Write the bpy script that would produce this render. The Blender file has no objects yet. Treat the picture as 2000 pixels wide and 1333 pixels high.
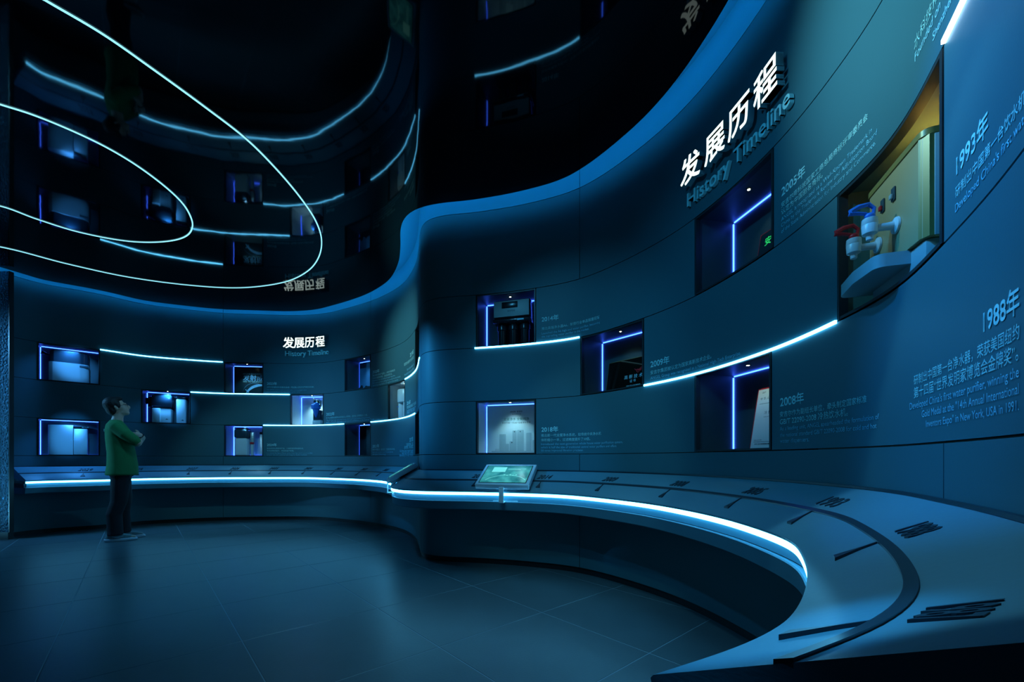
import bpy, bmesh, math, random
from mathutils import Vector, Matrix, Euler
random.seed(7)
SC = bpy.context.scene
COL = SC.collection
PI = math.pi

# ------------------------------------------------------------------ camera
CAMZ, F, HY = 1.02, 833.0, 897.0
cd = bpy.data.cameras.new('camera'); cam = bpy.data.objects.new('camera', cd); COL.objects.link(cam)
cam.location = (0, 0, CAMZ); cam.rotation_euler = (PI/2, 0, 0)
cd.sensor_width = 36; cd.lens = 36*F/2000; cd.shift_y = (HY-666.5)/2000; cd.clip_start = .02
SC.camera = cam
# ------------------------------------------------------------------ world, exposure
w = bpy.data.worlds.new('world'); SC.world = w; w.use_nodes = True
w.node_tree.nodes['Background'].inputs[0].default_value = (.01, .06, .10, 1)
w.node_tree.nodes['Background'].inputs[1].default_value = .06
SC.view_settings.view_transform = 'Standard'; SC.view_settings.look = 'None'
SC.view_settings.gamma = 1; SC.view_settings.exposure = .55; SC.view_settings.use_curve_mapping = False

def spot(name, loc, target, power, col, ang=50, blend=.6, rad=.03):
    l = bpy.data.lights.new(name, 'SPOT'); l.energy = power; l.color = col
    l.spot_size = math.radians(ang); l.spot_blend = blend; l.shadow_soft_size = rad
    o = bpy.data.objects.new(name, l); COL.objects.link(o); o.location = loc
    o.rotation_euler = (Vector(target)-Vector(loc)).to_track_quat('-Z', 'Y').to_euler()
    return o
GREY = (.30, .78, .92); BLUE = (.05, .42, 1.0); TEAL = (.14, .66, .92)
# room downlights just under the ceiling aimed at walls, counter and floor, with added fills among them
spot('track_light_a', (-.9, 1.9, 3.30), (1.22, 1.22, 2.75), 230, (.34,.80,.90), 50, 1)
spot('track_light_b', (-.2, 1.2, 3.30), (1.10, 1.02, 1.60), 180, (.012,.33,1), 34, 1)
spot('track_light_c', (.1, 1.5, 3.30), (.93, .95, .85), 48, (.26,.72,.95), 34, .12)
spot('track_light_d', (-3.2, 4.2, 3.30), (-1.40, 5.7, 2.45), 130, (.34,.80,.90), 46, 1)
spot('track_light_e', (-3.0, 4.0, 3.30), (-1.45, 5.6, 1.3), 150, (.02,.40,1), 34, 1)
spot('track_light_f', (-2.3, 3.6, 3.38), (-2.1, 3.75, 0), 130, (.06,.48,1), 60, 1, .1)
spot('track_light_g', (-.2, 2.2, 3.38), (-.1, 2.4, 0), 120, (.24,.64,.95), 58, 1, .1)
spot('track_light_h', (-4.6, 4.4, 3.38), (-4.4, 4.9, 0), 45, (.05,.48,1), 64, 1, .1)
spot('track_light_i', (-.5, 1.9, 3.30), (.55, 3.6, .85), 26, GREY, 40, .5)
spot('track_light_j', (-4.0, 4.6, 3.30), (-4.2, 6.8, .85), 40, GREY, 50, .6)
spot('corner_fill_k', (-3.9, 4.3, 3.2), (-.95, 4.45, 1.7), 420, (.03,.42,1), 26, 1)  # added fill, imitates counter strip glow on the rounded wall corner
spot('track_light_l', (-.6, 1.4, 3.30), (1.3, 2.3, 1.6), 50, (.04,.5,1), 80, 1)
spot('person_fill_n', (-3.2, 4.9, 3.2), (-4.9, 5.35, 1.2), 26, (.22,.62,.9), 36, .9)  # added fill to brighten the man, not a room fixture
spot('track_light_m', (-.5, 1.3, 3.30), (.38, .60, .76), 230, (.04,.46,1), 10, .8)
spot('niche_fill_a', (-4.2, 3.9, 3.30), (-6.33, 6.2, 2.33), 210, (.05,.36,1), 10, .8)  # added narrow beam brightening the dark-topped white purifier
spot('niche_fill_b', (-4.2, 3.9, 3.30), (-6.36, 6.15, 1.28), 240, (.05,.38,1), 10, .8)  # added narrow beam brightening the wide white purifier
spot('niche_fill_c', (-3.6, 4.1, 3.30), (-5.4, 6.85, 1.83), 170, (.06,.40,1), 10, .8)  # added narrow beam brightening the pair of purifiers
spot('text_fill_o', (-.9, 2.3, 3.30), (.45, 3.8, 1.65), 48, (.07,.50,.92), 62, 1)  # added wash that lifts the lettering on the middle wall
spot('text_fill_p', (-2.9, 4.6, 3.30), (-3.3, 7.0, 1.7), 62, (.06,.48,.95), 62, 1)  # added wash that lifts the far wall lettering

# ------------------------------------------------------------------ materials
def mat(name, col, rough=.5, metal=0, emit=None, es=0, noise=0, nscale=8, bump=0, bscale=60, spec=.5, stretch=None, alpha=None, trans=0, ior=1.45):
    m = bpy.data.materials.new(name); m.use_nodes = True
    nt = m.node_tree; b = nt.nodes['Principled BSDF']
    b.inputs['Base Color'].default_value = (*col, 1); b.inputs['Roughness'].default_value = rough
    b.inputs['Metallic'].default_value = metal; b.inputs['Specular IOR Level'].default_value = spec
    b.inputs['IOR'].default_value = ior; b.inputs['Transmission Weight'].default_value = trans
    if emit:
        b.inputs['Emission Color'].default_value = (*emit, 1); b.inputs['Emission Strength'].default_value = es
    tc = nt.nodes.new('ShaderNodeTexCoord')
    src = tc.outputs['Object']
    if stretch:
        mp = nt.nodes.new('ShaderNodeMapping'); mp.inputs['Scale'].default_value = stretch
        nt.links.new(src, mp.inputs[0]); src = mp.outputs[0]
    if noise:
        n = nt.nodes.new('ShaderNodeTexNoise'); n.inputs['Scale'].default_value = nscale; n.inputs['Detail'].default_value = 5
        nt.links.new(src, n.inputs['Vector'])
        mx = nt.nodes.new('ShaderNodeMix'); mx.data_type = 'RGBA'
        mx.inputs[6].default_value = (*[c*(1-noise) for c in col], 1); mx.inputs[7].default_value = (*[min(1, c*(1+noise)) for c in col], 1)
        nt.links.new(n.outputs['Fac'], mx.inputs[0]); nt.links.new(mx.outputs[2], b.inputs['Base Color'])
    if bump:
        n2 = nt.nodes.new('ShaderNodeTexNoise'); n2.inputs['Scale'].default_value = bscale; n2.inputs['Detail'].default_value = 3
        nt.links.new(src, n2.inputs['Vector'])
        bp = nt.nodes.new('ShaderNodeBump'); bp.inputs['Strength'].default_value = bump; bp.inputs['Distance'].default_value = .01
        nt.links.new(n2.outputs['Fac'], bp.inputs['Height']); nt.links.new(bp.outputs[0], b.inputs['Normal'])
    return m
M = {}
M['wall'] = mat('wall_paint', (.045, .15, .185), .55, noise=.06, nscale=2, bump=.03, bscale=220)
M['cove'] = mat('cove_lit_tint', (.08, .32, .42), .6, noise=.04)  # wall colour tinted lighter and bluer, cove glow put into the paint
M['seam'] = mat('seam_black', (.01, .012, .015), .8, noise=.2)
M['ceil'] = mat('ceiling_black_film', (.0015, .002, .004), .035, noise=.2, spec=.42, bump=.10, bscale=1.6)
M['tile'] = mat('floor_tile', (.050, .085, .10), .34, noise=.14, nscale=5, bump=.05, bscale=90)
M['grout'] = mat('grout', (.17, .26, .30), .6, noise=.1)
M['skirt'] = mat('skirting_black', (.012, .015, .018), .4, noise=.1)
M['top'] = mat('counter_top_grey', (.12, .27, .34), .42, noise=.07, nscale=3, bump=.04, bscale=40, stretch=(1, 1, 4))
M['fascia'] = mat('counter_fascia', (.07, .20, .27), .5, noise=.06)
M['rail'] = mat('rail_black', (.02, .035, .05), .3, noise=.15)
M['led'] = mat('led_cyan', (.3, .8, 1), .5, emit=(.11, .58, 1.0), es=7.0, noise=.01)
M['ledc'] = mat('led_counter', (.3, .8, 1), .5, emit=(.11, .58, 1.0), es=8.0, noise=.01)
M['ledl'] = mat('led_ceiling', (.4, .9, 1), .5, emit=(.30, .80, .95), es=.9, noise=.01)
M['ledw'] = mat('led_white', (.6, .8, 1), .5, emit=(.55, .80, 1.0), es=6.0, noise=.01)
M['ledb'] = mat('led_blue', (.1, .2, 1), .5, emit=(.035, .12, 1.0), es=6.0, noise=.01)
M['ledcove'] = mat('led_cove', (.1, .4, 1), .5, emit=(.015, .36, .85), es=8.5, noise=.01)
M['lamp'] = mat('lamp_warm', (1, 1, .8), .5, emit=(.85, 1, .75), es=12, noise=.01)
M['sign'] = mat('sign_face', (.9, 1, .95), .5, emit=(.82, 1.0, .90), es=1.0, noise=.01)
M['signside'] = mat('sign_side', (.25, .40, .45), .5, noise=.05)
M['letter'] = mat('letter_blue', (.55, .95, 1), .5, noise=.05)
M['print'] = mat('wall_print', (.62, .98, 1), .6, noise=.03)
M['print2'] = mat('wall_print_dim', (.42, .84, 1), .6, noise=.03)
M['frame'] = mat('niche_frame_dark', (.02, .03, .035), .4, noise=.1)
M['dark'] = mat('niche_dark', (.05, .095, .11), .45, noise=.08)
M['pale'] = mat('niche_pale', (.50, .58, .62), .55, noise=.04)
M['olive'] = mat('niche_olive', (.20, .28, .22), .5, noise=.05)
M['white'] = mat('plastic_white', (.72, .78, .82), .3, noise=.03)
M['black'] = mat('plastic_black', (.012, .016, .022), .22, noise=.1)
M['smoke'] = mat('smoked_plastic', (.03, .06, .09), .12, noise=.1)
M['chrome'] = mat('chrome', (.75, .8, .82), .12, metal=1, noise=.02)
M['bronze'] = mat('bronze_panel', (.55, .36, .18), .35, noise=.06)
M['gold'] = mat('gold_edge', (.34, .23, .07), .35, metal=.1, noise=.05)
M['silver'] = mat('silver_grey', (.36, .44, .46), .4, noise=.05)
M['red'] = mat('red', (.65, .02, .03), .4, noise=.05)
M['tapblue'] = mat('tap_blue', (.04, .22, .75), .35, noise=.05)
M['green'] = mat('lettering_green', (.05, .8, .25), .4, emit=(.05, .8, .25), es=.25, noise=.05)
M['ink'] = mat('ink_dark', (.03, .06, .08), .6, noise=.1)
M['inkg'] = mat('ink_teal', (.08, .25, .27), .6, noise=.1)
M['paper'] = mat('paper', (.78, .82, .84), .6, noise=.03)
M['poster'] = mat('poster_white', (.62, .72, .76), .4, noise=.03)
M['posterdark'] = mat('poster_dark', (.01, .035, .05), .3, noise=.3, nscale=6)
M['posterblue'] = mat('poster_blue', (.10, .32, .58), .4, noise=.35, nscale=5)
M['pgrey'] = mat('print_grey', (.36, .48, .54), .5, noise=.08)
M['pale2'] = mat('print_pale_blue', (.25, .55, .80), .4, noise=.2, nscale=14)
M['gloss'] = mat('plaque_gloss', (.004, .006, .006), .03, noise=.1)
M['tablet'] = mat('tablet_white', (.75, .85, .92), .35, noise=.03)
M['screen'] = mat('screen_glow', (.02, .1, .1), .2, emit=(.02, .26, .27), es=.9, noise=.01)
M['screen2'] = mat('screen_light', (.1, .5, .5), .3, emit=(.16, .62, .52), es=.7, noise=.01)
M['skin'] = mat('skin', (.52, .36, .29), .5, noise=.06, nscale=20)
M['hair'] = mat('hair', (.008, .008, .01), .55, noise=.3, nscale=60, bump=.5, bscale=90)
M['shirt'] = mat('shirt_green', (.02, .19, .06), .85, noise=.15, nscale=14, bump=.5, bscale=7)
M['trousers'] = mat('trousers_black', (.010, .012, .018), .8, noise=.2, bump=.5, bscale=8)
M['shoe'] = mat('shoe_mesh', (.14, .24, .26), .7, noise=.2, nscale=60)
M['sole'] = mat('shoe_sole', (.50, .60, .70), .6, noise=.05)

def screen_material():
    m = mat('screen_picture', (.02, .1, .1), .2)
    nt = m.node_tree; b = nt.nodes['Principled BSDF']
    tc = nt.nodes.new('ShaderNodeTexCoord'); n = nt.nodes.new('ShaderNodeTexNoise'); n.inputs['Scale'].default_value = 9; n.inputs['Detail'].default_value = 6
    nt.links.new(tc.outputs['Object'], n.inputs['Vector'])
    r = nt.nodes.new('ShaderNodeValToRGB'); r.color_ramp.elements[0].color = (.004, .10, .12, 1); r.color_ramp.elements[1].color = (.06, .42, .42, 1)
    r.color_ramp.elements[0].position = .35; r.color_ramp.elements[1].position = .75
    nt.links.new(n.outputs['Fac'], r.inputs[0]); nt.links.new(r.outputs[0], b.inputs['Emission Color']); b.inputs['Emission Strength'].default_value = .9
    return m
M['screenpic'] = screen_material()

def ripple_material():
    m = mat('rippled_glass', (.30, .65, .9), .22, metal=.85)
    nt = m.node_tree; b = nt.nodes['Principled BSDF']
    tc = nt.nodes.new('ShaderNodeTexCoord')
    v = nt.nodes.new('ShaderNodeTexVoronoi'); v.inputs['Scale'].default_value = 38
    nt.links.new(tc.outputs['Object'], v.inputs['Vector'])
    n = nt.nodes.new('ShaderNodeTexNoise'); n.inputs['Scale'].default_value = 60
    nt.links.new(tc.outputs['Object'], n.inputs['Vector'])
    a = nt.nodes.new('ShaderNodeMath'); a.operation = 'ADD'
    nt.links.new(v.outputs['Distance'], a.inputs[0]); nt.links.new(n.outputs['Fac'], a.inputs[1])
    bp = nt.nodes.new('ShaderNodeBump'); bp.inputs['Strength'].default_value = 1; bp.inputs['Distance'].default_value = .12
    nt.links.new(a.outputs[0], bp.inputs['Height']); nt.links.new(bp.outputs[0], b.inputs['Normal'])
    return m
M['ripple'] = ripple_material()

# ------------------------------------------------------------------ object helpers
def link(o, parent=None):
    COL.objects.link(o)
    if parent: o.parent = parent
    return o
def tag(o, label=None, cat=None, group=None, kind=None):
    if label: o['label'] = label
    if cat: o['category'] = cat
    if group: o['group'] = group
    if kind: o['kind'] = kind
    return o
def empty(name, loc=(0, 0, 0), rot=None, parent=None):
    o = bpy.data.objects.new(name, None); o.empty_display_size = .05
    o.location = loc
    if rot is not None: o.rotation_euler = rot
    return link(o, parent)
class MB:
    def __init__(self): self.bm = bmesh.new()
    def face(self, pts, mi=0):
        f = self.bm.faces.new([self.bm.verts.new(p) for p in pts]); f.material_index = mi; return f
    def grid(self, rows, closed=False, mi=0):
        vs = [[self.bm.verts.new(p) for p in r] for r in rows]
        for a, b in zip(vs, vs[1:]):
            n = len(a)
            for i in range(n if closed else n-1):
                j = (i+1) % n
                f = self.bm.faces.new((a[i], a[j], b[j], b[i])); f.material_index = mi
        return vs
    def box(self, x0, y0, z0, x1, y1, z1, r=0, mi=0, seg=2):
        r0 = bmesh.ops.create_cube(self.bm, size=1)
        vs = r0['verts']
        for v in vs:
            v.co = Vector((x0+(x1-x0)*(v.co.x+.5), y0+(y1-y0)*(v.co.y+.5), z0+(z1-z0)*(v.co.z+.5)))
        es = list({e for v in vs for e in v.link_edges})
        for f in {f for v in vs for f in v.link_faces}: f.material_index = mi
        if r > 0: bmesh.ops.bevel(self.bm, geom=es, offset=r, segments=seg, affect='EDGES', profile=.5)
        return self
    def lathe(self, prof, c=(0, 0, 0), axis='z', n=24, mi=0, sx=1, sy=1):
        rows = []
        for r, h in prof:
            row = []
            for i in range(n):
                a = 2*PI*i/n; p = (r*sx*math.cos(a), r*sy*math.sin(a), h)
                if axis == 'x': p = (p[2], p[0], p[1])
                if axis == 'y': p = (p[0], p[2], p[1])
                row.append((c[0]+p[0], c[1]+p[1], c[2]+p[2]))
            rows.append(row)
        vs = self.grid(rows, True, mi)
        for row in (vs[0], vs[-1]):
            f = self.bm.faces.new(row); f.material_index = mi
        return self
    def tube(self, pts, rs, n=10, mi=0, caps=True):
        pts = [Vector(p) for p in pts]
        if not hasattr(rs, '__len__'): rs = [rs]*len(pts)
        rows = []; up = None
        P, R = list(pts), list(rs)
        if caps == 'round':
            d0 = (P[0]-P[1]).normalized(); d1 = (P[-1]-P[-2]).normalized()
            P = [P[0]+d0*R[0]*.95, P[0]+d0*R[0]*.7]+P+[P[-1]+d1*R[-1]*.7, P[-1]+d1*R[-1]*.95]
            R = [R[0]*.25, R[0]*.72]+R+[R[-1]*.72, R[-1]*.25]
        for i, p in enumerate(P):
            t = (P[min(i+1, len(P)-1)]-P[max(i-1, 0)]).normalized()
            if up is None: up = Vector((0, 0, 1)) if abs(t.z) < .9 else Vector((0, 1, 0))
            a = t.cross(up).normalized(); b = a.cross(t).normalized(); up = b
            rows.append([p+R[i]*(math.cos(2*PI*k/n)*a+math.sin(2*PI*k/n)*b) for k in range(n)])
        vs = self.grid(rows, True, mi)
        for row in (vs[0], vs[-1]):
            f = self.bm.faces.new(row); f.material_index = mi
        return self
    def ball(self, c, rx, ry=None, rz=None, seg=16, mat4=None):
        ry = ry or rx; rz = rz or rx
        m = Matrix.Translation(c) @ (mat4 or Matrix()) @ Matrix.Diagonal((rx, ry, rz, 1))
        bmesh.ops.create_uvsphere(self.bm, u_segments=seg, v_segments=seg//2+2, radius=1, matrix=m)
        return self
    def prism(self, poly, d0, d1, axis='y', mi=0):
        def q(p, d): return {'y': (p[0], d, p[1]), 'z': (p[0], p[1], d), 'x': (d, p[0], p[1])}[axis]
        a = [self.bm.verts.new(q(p, d0)) for p in poly]; b = [self.bm.verts.new(q(p, d1)) for p in poly]
        n = len(poly)
        fs = [self.bm.faces.new(a), self.bm.faces.new(b)]
        for i in range(n): fs.append(self.bm.faces.new((a[i], a[(i+1) % n], b[(i+1) % n], b[i])))
        for f in fs: f.material_index = mi
        return self
    def build(self, name, m, parent=None, smooth=True, ang=35, tri=False):
        bm = self.bm
        bmesh.ops.recalc_face_normals(bm, faces=bm.faces)
        if tri: bmesh.ops.triangulate(bm, faces=[f for f in bm.faces if len(f.verts) > 4])
        me = bpy.data.meshes.new(name); bm.to_mesh(me); bm.free()
        for mm in (m if isinstance(m, (list, tuple)) else [m]): me.materials.append(mm)
        if smooth:
            me.polygons.foreach_set('use_smooth', [True]*len(me.polygons)); me.set_sharp_from_angle(angle=math.radians(ang))
        return link(bpy.data.objects.new(name, me), parent)

# ------------------------------------------------------------------ lettering
_tc = bpy.data.curves.new('text_source', 'FONT'); _to = bpy.data.objects.new('text_source', _tc); COL.objects.link(_to)
def glyphs(body, bold=0, res=3, extrude=0, spacing=1.0):
    """vertices and faces of a line of text, size 1, left aligned, base line at y 0"""
    _tc.body = body; _tc.size = 1; _tc.offset = 0; _tc.resolution_u = res; _tc.extrude = extrude; _tc.space_character = spacing
    bpy.context.view_layer.update()
    me = _to.to_mesh()
    vs = [v.co.copy() for v in me.vertices]; fs = [list(p.vertices) for p in me.polygons]
    _to.to_mesh_clear()
    if bold:
        n0 = len(vs); d = bold*.7; base, bf = list(vs), list(fs)
        for k, (dx, dy) in enumerate(((d, 0), (0, d), (d, d))):
            vs += [Vector((v.x+dx, v.y+dy, v.z+(.004*(k+1) if extrude else 0))) for v in base]; fs += [[i+n0*(k+1) for i in f] for f in bf]
    x0 = min(v.x for v in vs); x1 = max(v.x for v in vs)
    for v in vs: v.x -= x0
    return vs, fs, x1-x0
def mesh_obj(name, vs, fs, m, parent=None, smooth=False):
    me = bpy.data.meshes.new(name); me.from_pydata([tuple(v) for v in vs], [], fs); me.update()
    me.materials.append(m)
    return link(bpy.data.objects.new(name, me), parent)

# ------------------------------------------------------------------ plan of the curved wall
PTS = [(-7.001, 4.518), (-6.753, 5.084), (-6.574, 5.591), (-6.496, 5.839), (-6.038, 6.246), (-5.748, 6.632), (-5.21, 6.91), (-4.762, 7.062), (-4.15, 7.131), (-3.641, 7.171), (-3.125, 7.082), (-2.688, 6.857), (-2.16, 6.521), (-1.835, 6.248), (-1.485, 5.849), (-1.202, 5.294), (-1.06, 4.846), (-0.974, 4.521), (-0.868, 4.318), (-0.666, 4.226), (-0.353, 4.174), (0.189, 4.015), (0.61, 3.794), (1.006, 3.291), (1.218, 2.842), (1.343, 2.215), (1.337, 1.753), (1.279, 1.43), (1.13, 1.116), (0.934, 0.778), (0.72, 0.5), (0.53, 0.345), (0.335, 0.238)]
def catmull(P, step=24):
    out = []
    P = [Vector(p) for p in P]
    for i in range(len(P)-1):
        p1, p2 = P[i], P[i+1]; p0 = P[i-1] if i else p1*2-p2; p3 = P[i+2] if i+2 < len(P) else p2*2-p1
        # centripetal
        t0 = 0; t1 = t0+(p1-p0).length**.5; t2 = t1+(p2-p1).length**.5; t3 = t2+(p3-p2).length**.5
        for k in range(step):
            t = t1+(t2-t1)*k/step
            a1 = (t1-t)/(t1-t0)*p0+(t-t0)/(t1-t0)*p1; a2 = (t2-t)/(t2-t1)*p1+(t-t1)/(t2-t1)*p2; a3 = (t3-t)/(t3-t2)*p2+(t-t2)/(t3-t2)*p3
            b1 = (t2-t)/(t2-t0)*a1+(t-t0)/(t2-t0)*a2; b2 = (t3-t)/(t3-t1)*a2+(t-t1)/(t3-t1)*a3
            out.append((t2-t)/(t2-t1)*b1+(t-t1)/(t2-t1)*b2)
    out.append(P[-1]); return out
_raw = catmull(PTS)
DS = .02
def resample(raw):
    acc = [0]
    for a, b in zip(raw, raw[1:]): acc.append(acc[-1]+(b-a).length)
    out = []; j = 0; L = acc[-1]; n = int(L/DS)
    for i in range(n+1):
        s = i*DS
        while j < len(acc)-2 and acc[j+1] < s: j += 1
        t = (s-acc[j])/(acc[j+1]-acc[j]); out.append(raw[j].lerp(raw[j+1], t))
    return out
CUR = resample(_raw)
for _ in range(30):      # soften curvature
    CUR = [CUR[0]]+[(CUR[i-1]+CUR[i]*2+CUR[i+1])/4 for i in range(1, len(CUR)-1)]+[CUR[-1]]
CUR = resample(CUR)
SMAX = (len(CUR)-1)*DS
TAN = []
for i in range(len(CUR)):
    a = CUR[max(0, i-4)]; b = CUR[min(len(CUR)-1, i+4)]; TAN.append((b-a).normalized())
def _at(A, s):
    f = max(0, min(len(A)-1.0001, s/DS)); i = int(f); return A[i].lerp(A[i+1], f-i)
def pos(s): return _at(CUR, s)
def tng(s): return _at(TAN, s).normalized()
def W(s, z, r=0):
    """point at arc length s and height z, r metres out of the wall into the room (negative: into the wall)"""
    p = pos(s); t = tng(s); return Vector((p.x+t.y*r, p.y-t.x*r, z))
def S(x, r=0, last=False, smin=0, smax=1e9):
    """arc length where the wall (offset r) crosses the viewing plane of column x"""
    k = (x-1000)/F; prev = None; res = []
    i = 0
    for i in range(len(CUR)):
        s = i*DS
        if s < smin or s > smax: prev = None; continue
        p = W(s, 0, r); v = p.x-k*p.y
        if p.y > 0 and prev is not None and (v > 0) != (prev > 0):
            res.append(s-DS*abs(v)/(abs(v)+abs(prev)))
        prev = v
    if not res: raise ValueError('no crossing %s' % x)
    return res[-1] if last else res[0]
def Z(y, s, r=0): return CAMZ+(HY-y)*W(s, 0, r).y/F

RH = .52
Z0 = 1.064; ZR = [Z0, Z0+RH, Z0+2*RH, Z0+3*RH]; Z4 = 3.435; ZTOP = 3.68
S_CUT = S(820, smax=S(900), smin=S(800))
s_mid = S(900)
def SL(x, r=0): return S(x, r, smax=S_CUT)
def SR(x, r=0, last=False): return S(x, r, smin=s_mid-.6, last=last)

# ------------------------------------------------------------------ room shell
def wall_shell(name, s0, s1, label=None):
    o = empty(name); tag(o, kind='structure'); return o
wall_left = empty('wall_left'); tag(wall_left, kind='structure')
wall_right = empty('wall_right'); tag(wall_right, kind='structure')
GAP = .003; TH = .03
def panel(s0, s1, z0, z1, parent, m=None, name='panel'):
    n = max(2, int((s1-s0)/.045)+1); ss = [s0+GAP+(s1-s0-2*GAP)*i/n for i in range(n+1)]
    a, b = z0+GAP, z1-GAP
    mb = MB(); rows = [[W(s, a, -TH), W(s, a, 0), W(s, b, 0), W(s, b, -TH)] for s in ss]
    vs = mb.grid(rows)
    mb.bm.faces.new(vs[0]); mb.bm.faces.new(vs[-1])
    return mb.build(name, m or M['wall'], parent, ang=30)
# niches: (key, row, s start, s end)
NW = .62
N = {}
def niche_span(key, row, a, b): N[key] = (row, a, b)
niche_span('white_dark', 3, SL(72), SL(195)); niche_span('wide_white', 1, SL(72), SL(195))
niche_span('pair', 2, SL(276), SL(372)); niche_span('rocket', 3, SL(438), SL(514)); niche_span('reds', 1, SL(438), SL(514))
niche_span('chrome', 2, SL(567), SL(632)); niche_span('night', 3, SL(673), SL(724)); niche_span('machine', 1, SL(673), SL(724))
niche_span('jug', 2, SL(757.5), SL(791)); a = SL(811); niche_span('sliver_top', 3, a, a+.6); niche_span('sliver_low', 1, a, a+.6)
niche_span('canister', 3, SR(930), SR(1046.5)); niche_span('skyline', 1, SR(930), SR(1046.5))
niche_span('plaque', 2, SR(1134), SR(1257.5)); niche_span('green', 3, SR(1357), SR(1511)); niche_span('certificate', 1, SR(1357), SR(1507))
niche_span('dispenser', 2, SR(1636), SR(1843))
S_SPLIT = a+.85
SEAM_X = [SL(436), SL(724)]; SEAM_R = [SR(1132), SR(1843)]
S_BEG = SL(20)-.35
bounds0 = [S_BEG]+SEAM_X+[S_SPLIT]+SEAM_R+[SMAX]
for a, b in zip(bounds0, bounds0[1:]):
    par = wall_left if b <= S_SPLIT+.01 else wall_right
    panel(a, b, .05, Z0, par); panel(a, b, ZR[3], Z4, par); panel(a, b, Z4, ZTOP, par, M['cove'], 'cove_panel')
for row in (1, 2, 3):
    ns = sorted([(v[1], v[2]) for v in N.values() if v[0] == row])
    edges = [S_BEG]+[e for n_ in ns for e in n_]+[SMAX]
    for i in range(0, len(edges), 2):
        a, b = edges[i], edges[i+1]
        cuts = [a]+[c for c in ([S_SPLIT] if True else []) if a+.1 < c < b-.1]+[b]
        for p, q in zip(cuts, cuts[1:]):
            panel(p, q, ZR[row-1], ZR[row], wall_left if q <= S_SPLIT+.01 else wall_right)
# black core behind the joints, open where the niches sit
def core_strip(s0, s1, z0, z1, parent):
    n = max(2, int((s1-s0)/.06)); mb = MB(); mb.grid([[W(s0+(s1-s0)*i/n, z0, -TH-.004), W(s0+(s1-s0)*i/n, z1, -TH-.004)] for i in range(n+1)])
    return mb.build('joint_backing', M['seam'], parent)
for (a, b, par) in ((S_BEG, S_SPLIT, wall_left), (S_SPLIT, SMAX, wall_right)):
    core_strip(a, b, 0, Z0-.03, par); core_strip(a, b, ZR[3]+.02, ZTOP, par)
# skirting
for nm, a, b in (('baseboard_left', S_BEG, S_SPLIT), ('baseboard_right', S_SPLIT, SMAX)):
    n = int((b-a)/.05); mb = MB(); mb.grid([[W(a+(b-a)*i/n, 0, -.012), W(a+(b-a)*i/n, .05, -.012), W(a+(b-a)*i/n, .05, -.03)] for i in range(n+1)])
    tag(mb.build(nm, M['skirt']), kind='structure')
# ceiling film, edge 0.2 m short of the wall
CZ = 3.435; EDGE = .20
e_pts = []
n = int((SMAX-S_BEG)/.04)
for i in range(n+1):
    p = W(S_BEG+(SMAX-S_BEG)*i/n, CZ, EDGE); e_pts.append((p.x, p.y))
outer = [(1.6, -.35), (1.6, -2.5), (-8.5, -2.5), (-8.5, 4.9)]
poly = e_pts+outer
mb = MB(); mb.prism(poly, CZ, CZ+.03, 'z')
ceil = tag(mb.build('ceiling', M['ceil'], tri=True, ang=30), kind='structure')
mb = MB(); mb.face([(-9, -3, ZTOP), (3, -3, ZTOP), (3, 8, ZTOP), (-9, 8, ZTOP)]); mb.build('cove_top', M['cove'], ceil, smooth=False)
def ribbon(name, pts, w, h, m, parent, closed=False):
    """flat bar swept along plan points"""
    mb = MB(); pts = [Vector(p) for p in pts]; rows = []
    for i, p in enumerate(pts):
        a = pts[i-1] if (i or closed) else p; b = pts[(i+1) % len(pts)] if (i < len(pts)-1 or closed) else p
        t = (b-a); t.z = 0; t.normalize(); nn = Vector((-t.y, t.x, 0))
        rows.append([p-nn*w/2, p+nn*w/2, p+nn*w/2-Vector((0, 0, h)), p-nn*w/2-Vector((0, 0, h))])
    if closed: rows.append(rows[0])
    mb.grid(rows, True)
    return mb.build(name, m, parent)
# cove light on top of the ceiling edge
mb = MB(); rows = []
for i in range(n+1):
    s = S_BEG+(SMAX-S_BEG)*i/n
    rows.append([W(s, CZ+.035, EDGE+.02), W(s, CZ+.035, EDGE+.05), W(s, CZ+.06, EDGE+.05), W(s, CZ+.06, EDGE+.02)])
mb.grid(rows, True); mb.build('cove_light', M['ledcove'], ceil)
# ceiling light lines
def ceil_pt(x, y): Y = F*(CZ-CAMZ)/(HY-y); return ((x-1000)/F*Y, Y)
outer_l = [ceil_pt(*p) for p in [(90, 0), (200, 65), (300, 135), (400, 208), (480, 270), (540, 330), (590, 390), (617, 432), (628, 468), (622, 503), (600, 530), (555, 551), (470, 562), (380, 558), (250, 541), (130, 515), (0, 482)]]
outer_l += [(-6.55, 4.62), (-7.2, 4.1), (-7.5, 3.2), (-7.2, 2.1), (-6.2, 1.2), (-4.9, .9), (-3.6, 1.2), (-2.9, 1.72)]
inner_l = [ceil_pt(*p) for p in [(0, 203), (60, 222), (130, 250), (200, 283), (260, 318), (320, 362), (355, 395), (371, 420), (376, 441), (366, 459), (340, 469), (290, 473), (235, 469), (150, 452), (70, 427), (0, 402)]]
inner_l += [(-5.4, 3.95), (-5.9, 3.6), (-6.0, 3.1), (-5.6, 2.6), (-4.9, 2.35), (-4.1, 2.5)]
for nm, L, lb in (('ceiling_light_line', outer_l, 'larger outer loop of thin cyan light line on the black ceiling'), ('ceiling_light_line', inner_l, 'smaller inner loop of thin cyan light line on the black ceiling')):
    P = catmull(L+[L[0]], 10)[:-1]
    o = ribbon(nm, [(p.x, p.y, CZ-.001) for p in P], .011, .006, M['ledl'], None, True); tag(o, lb, 'ceiling light', 'light loops on the ceiling')
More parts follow.
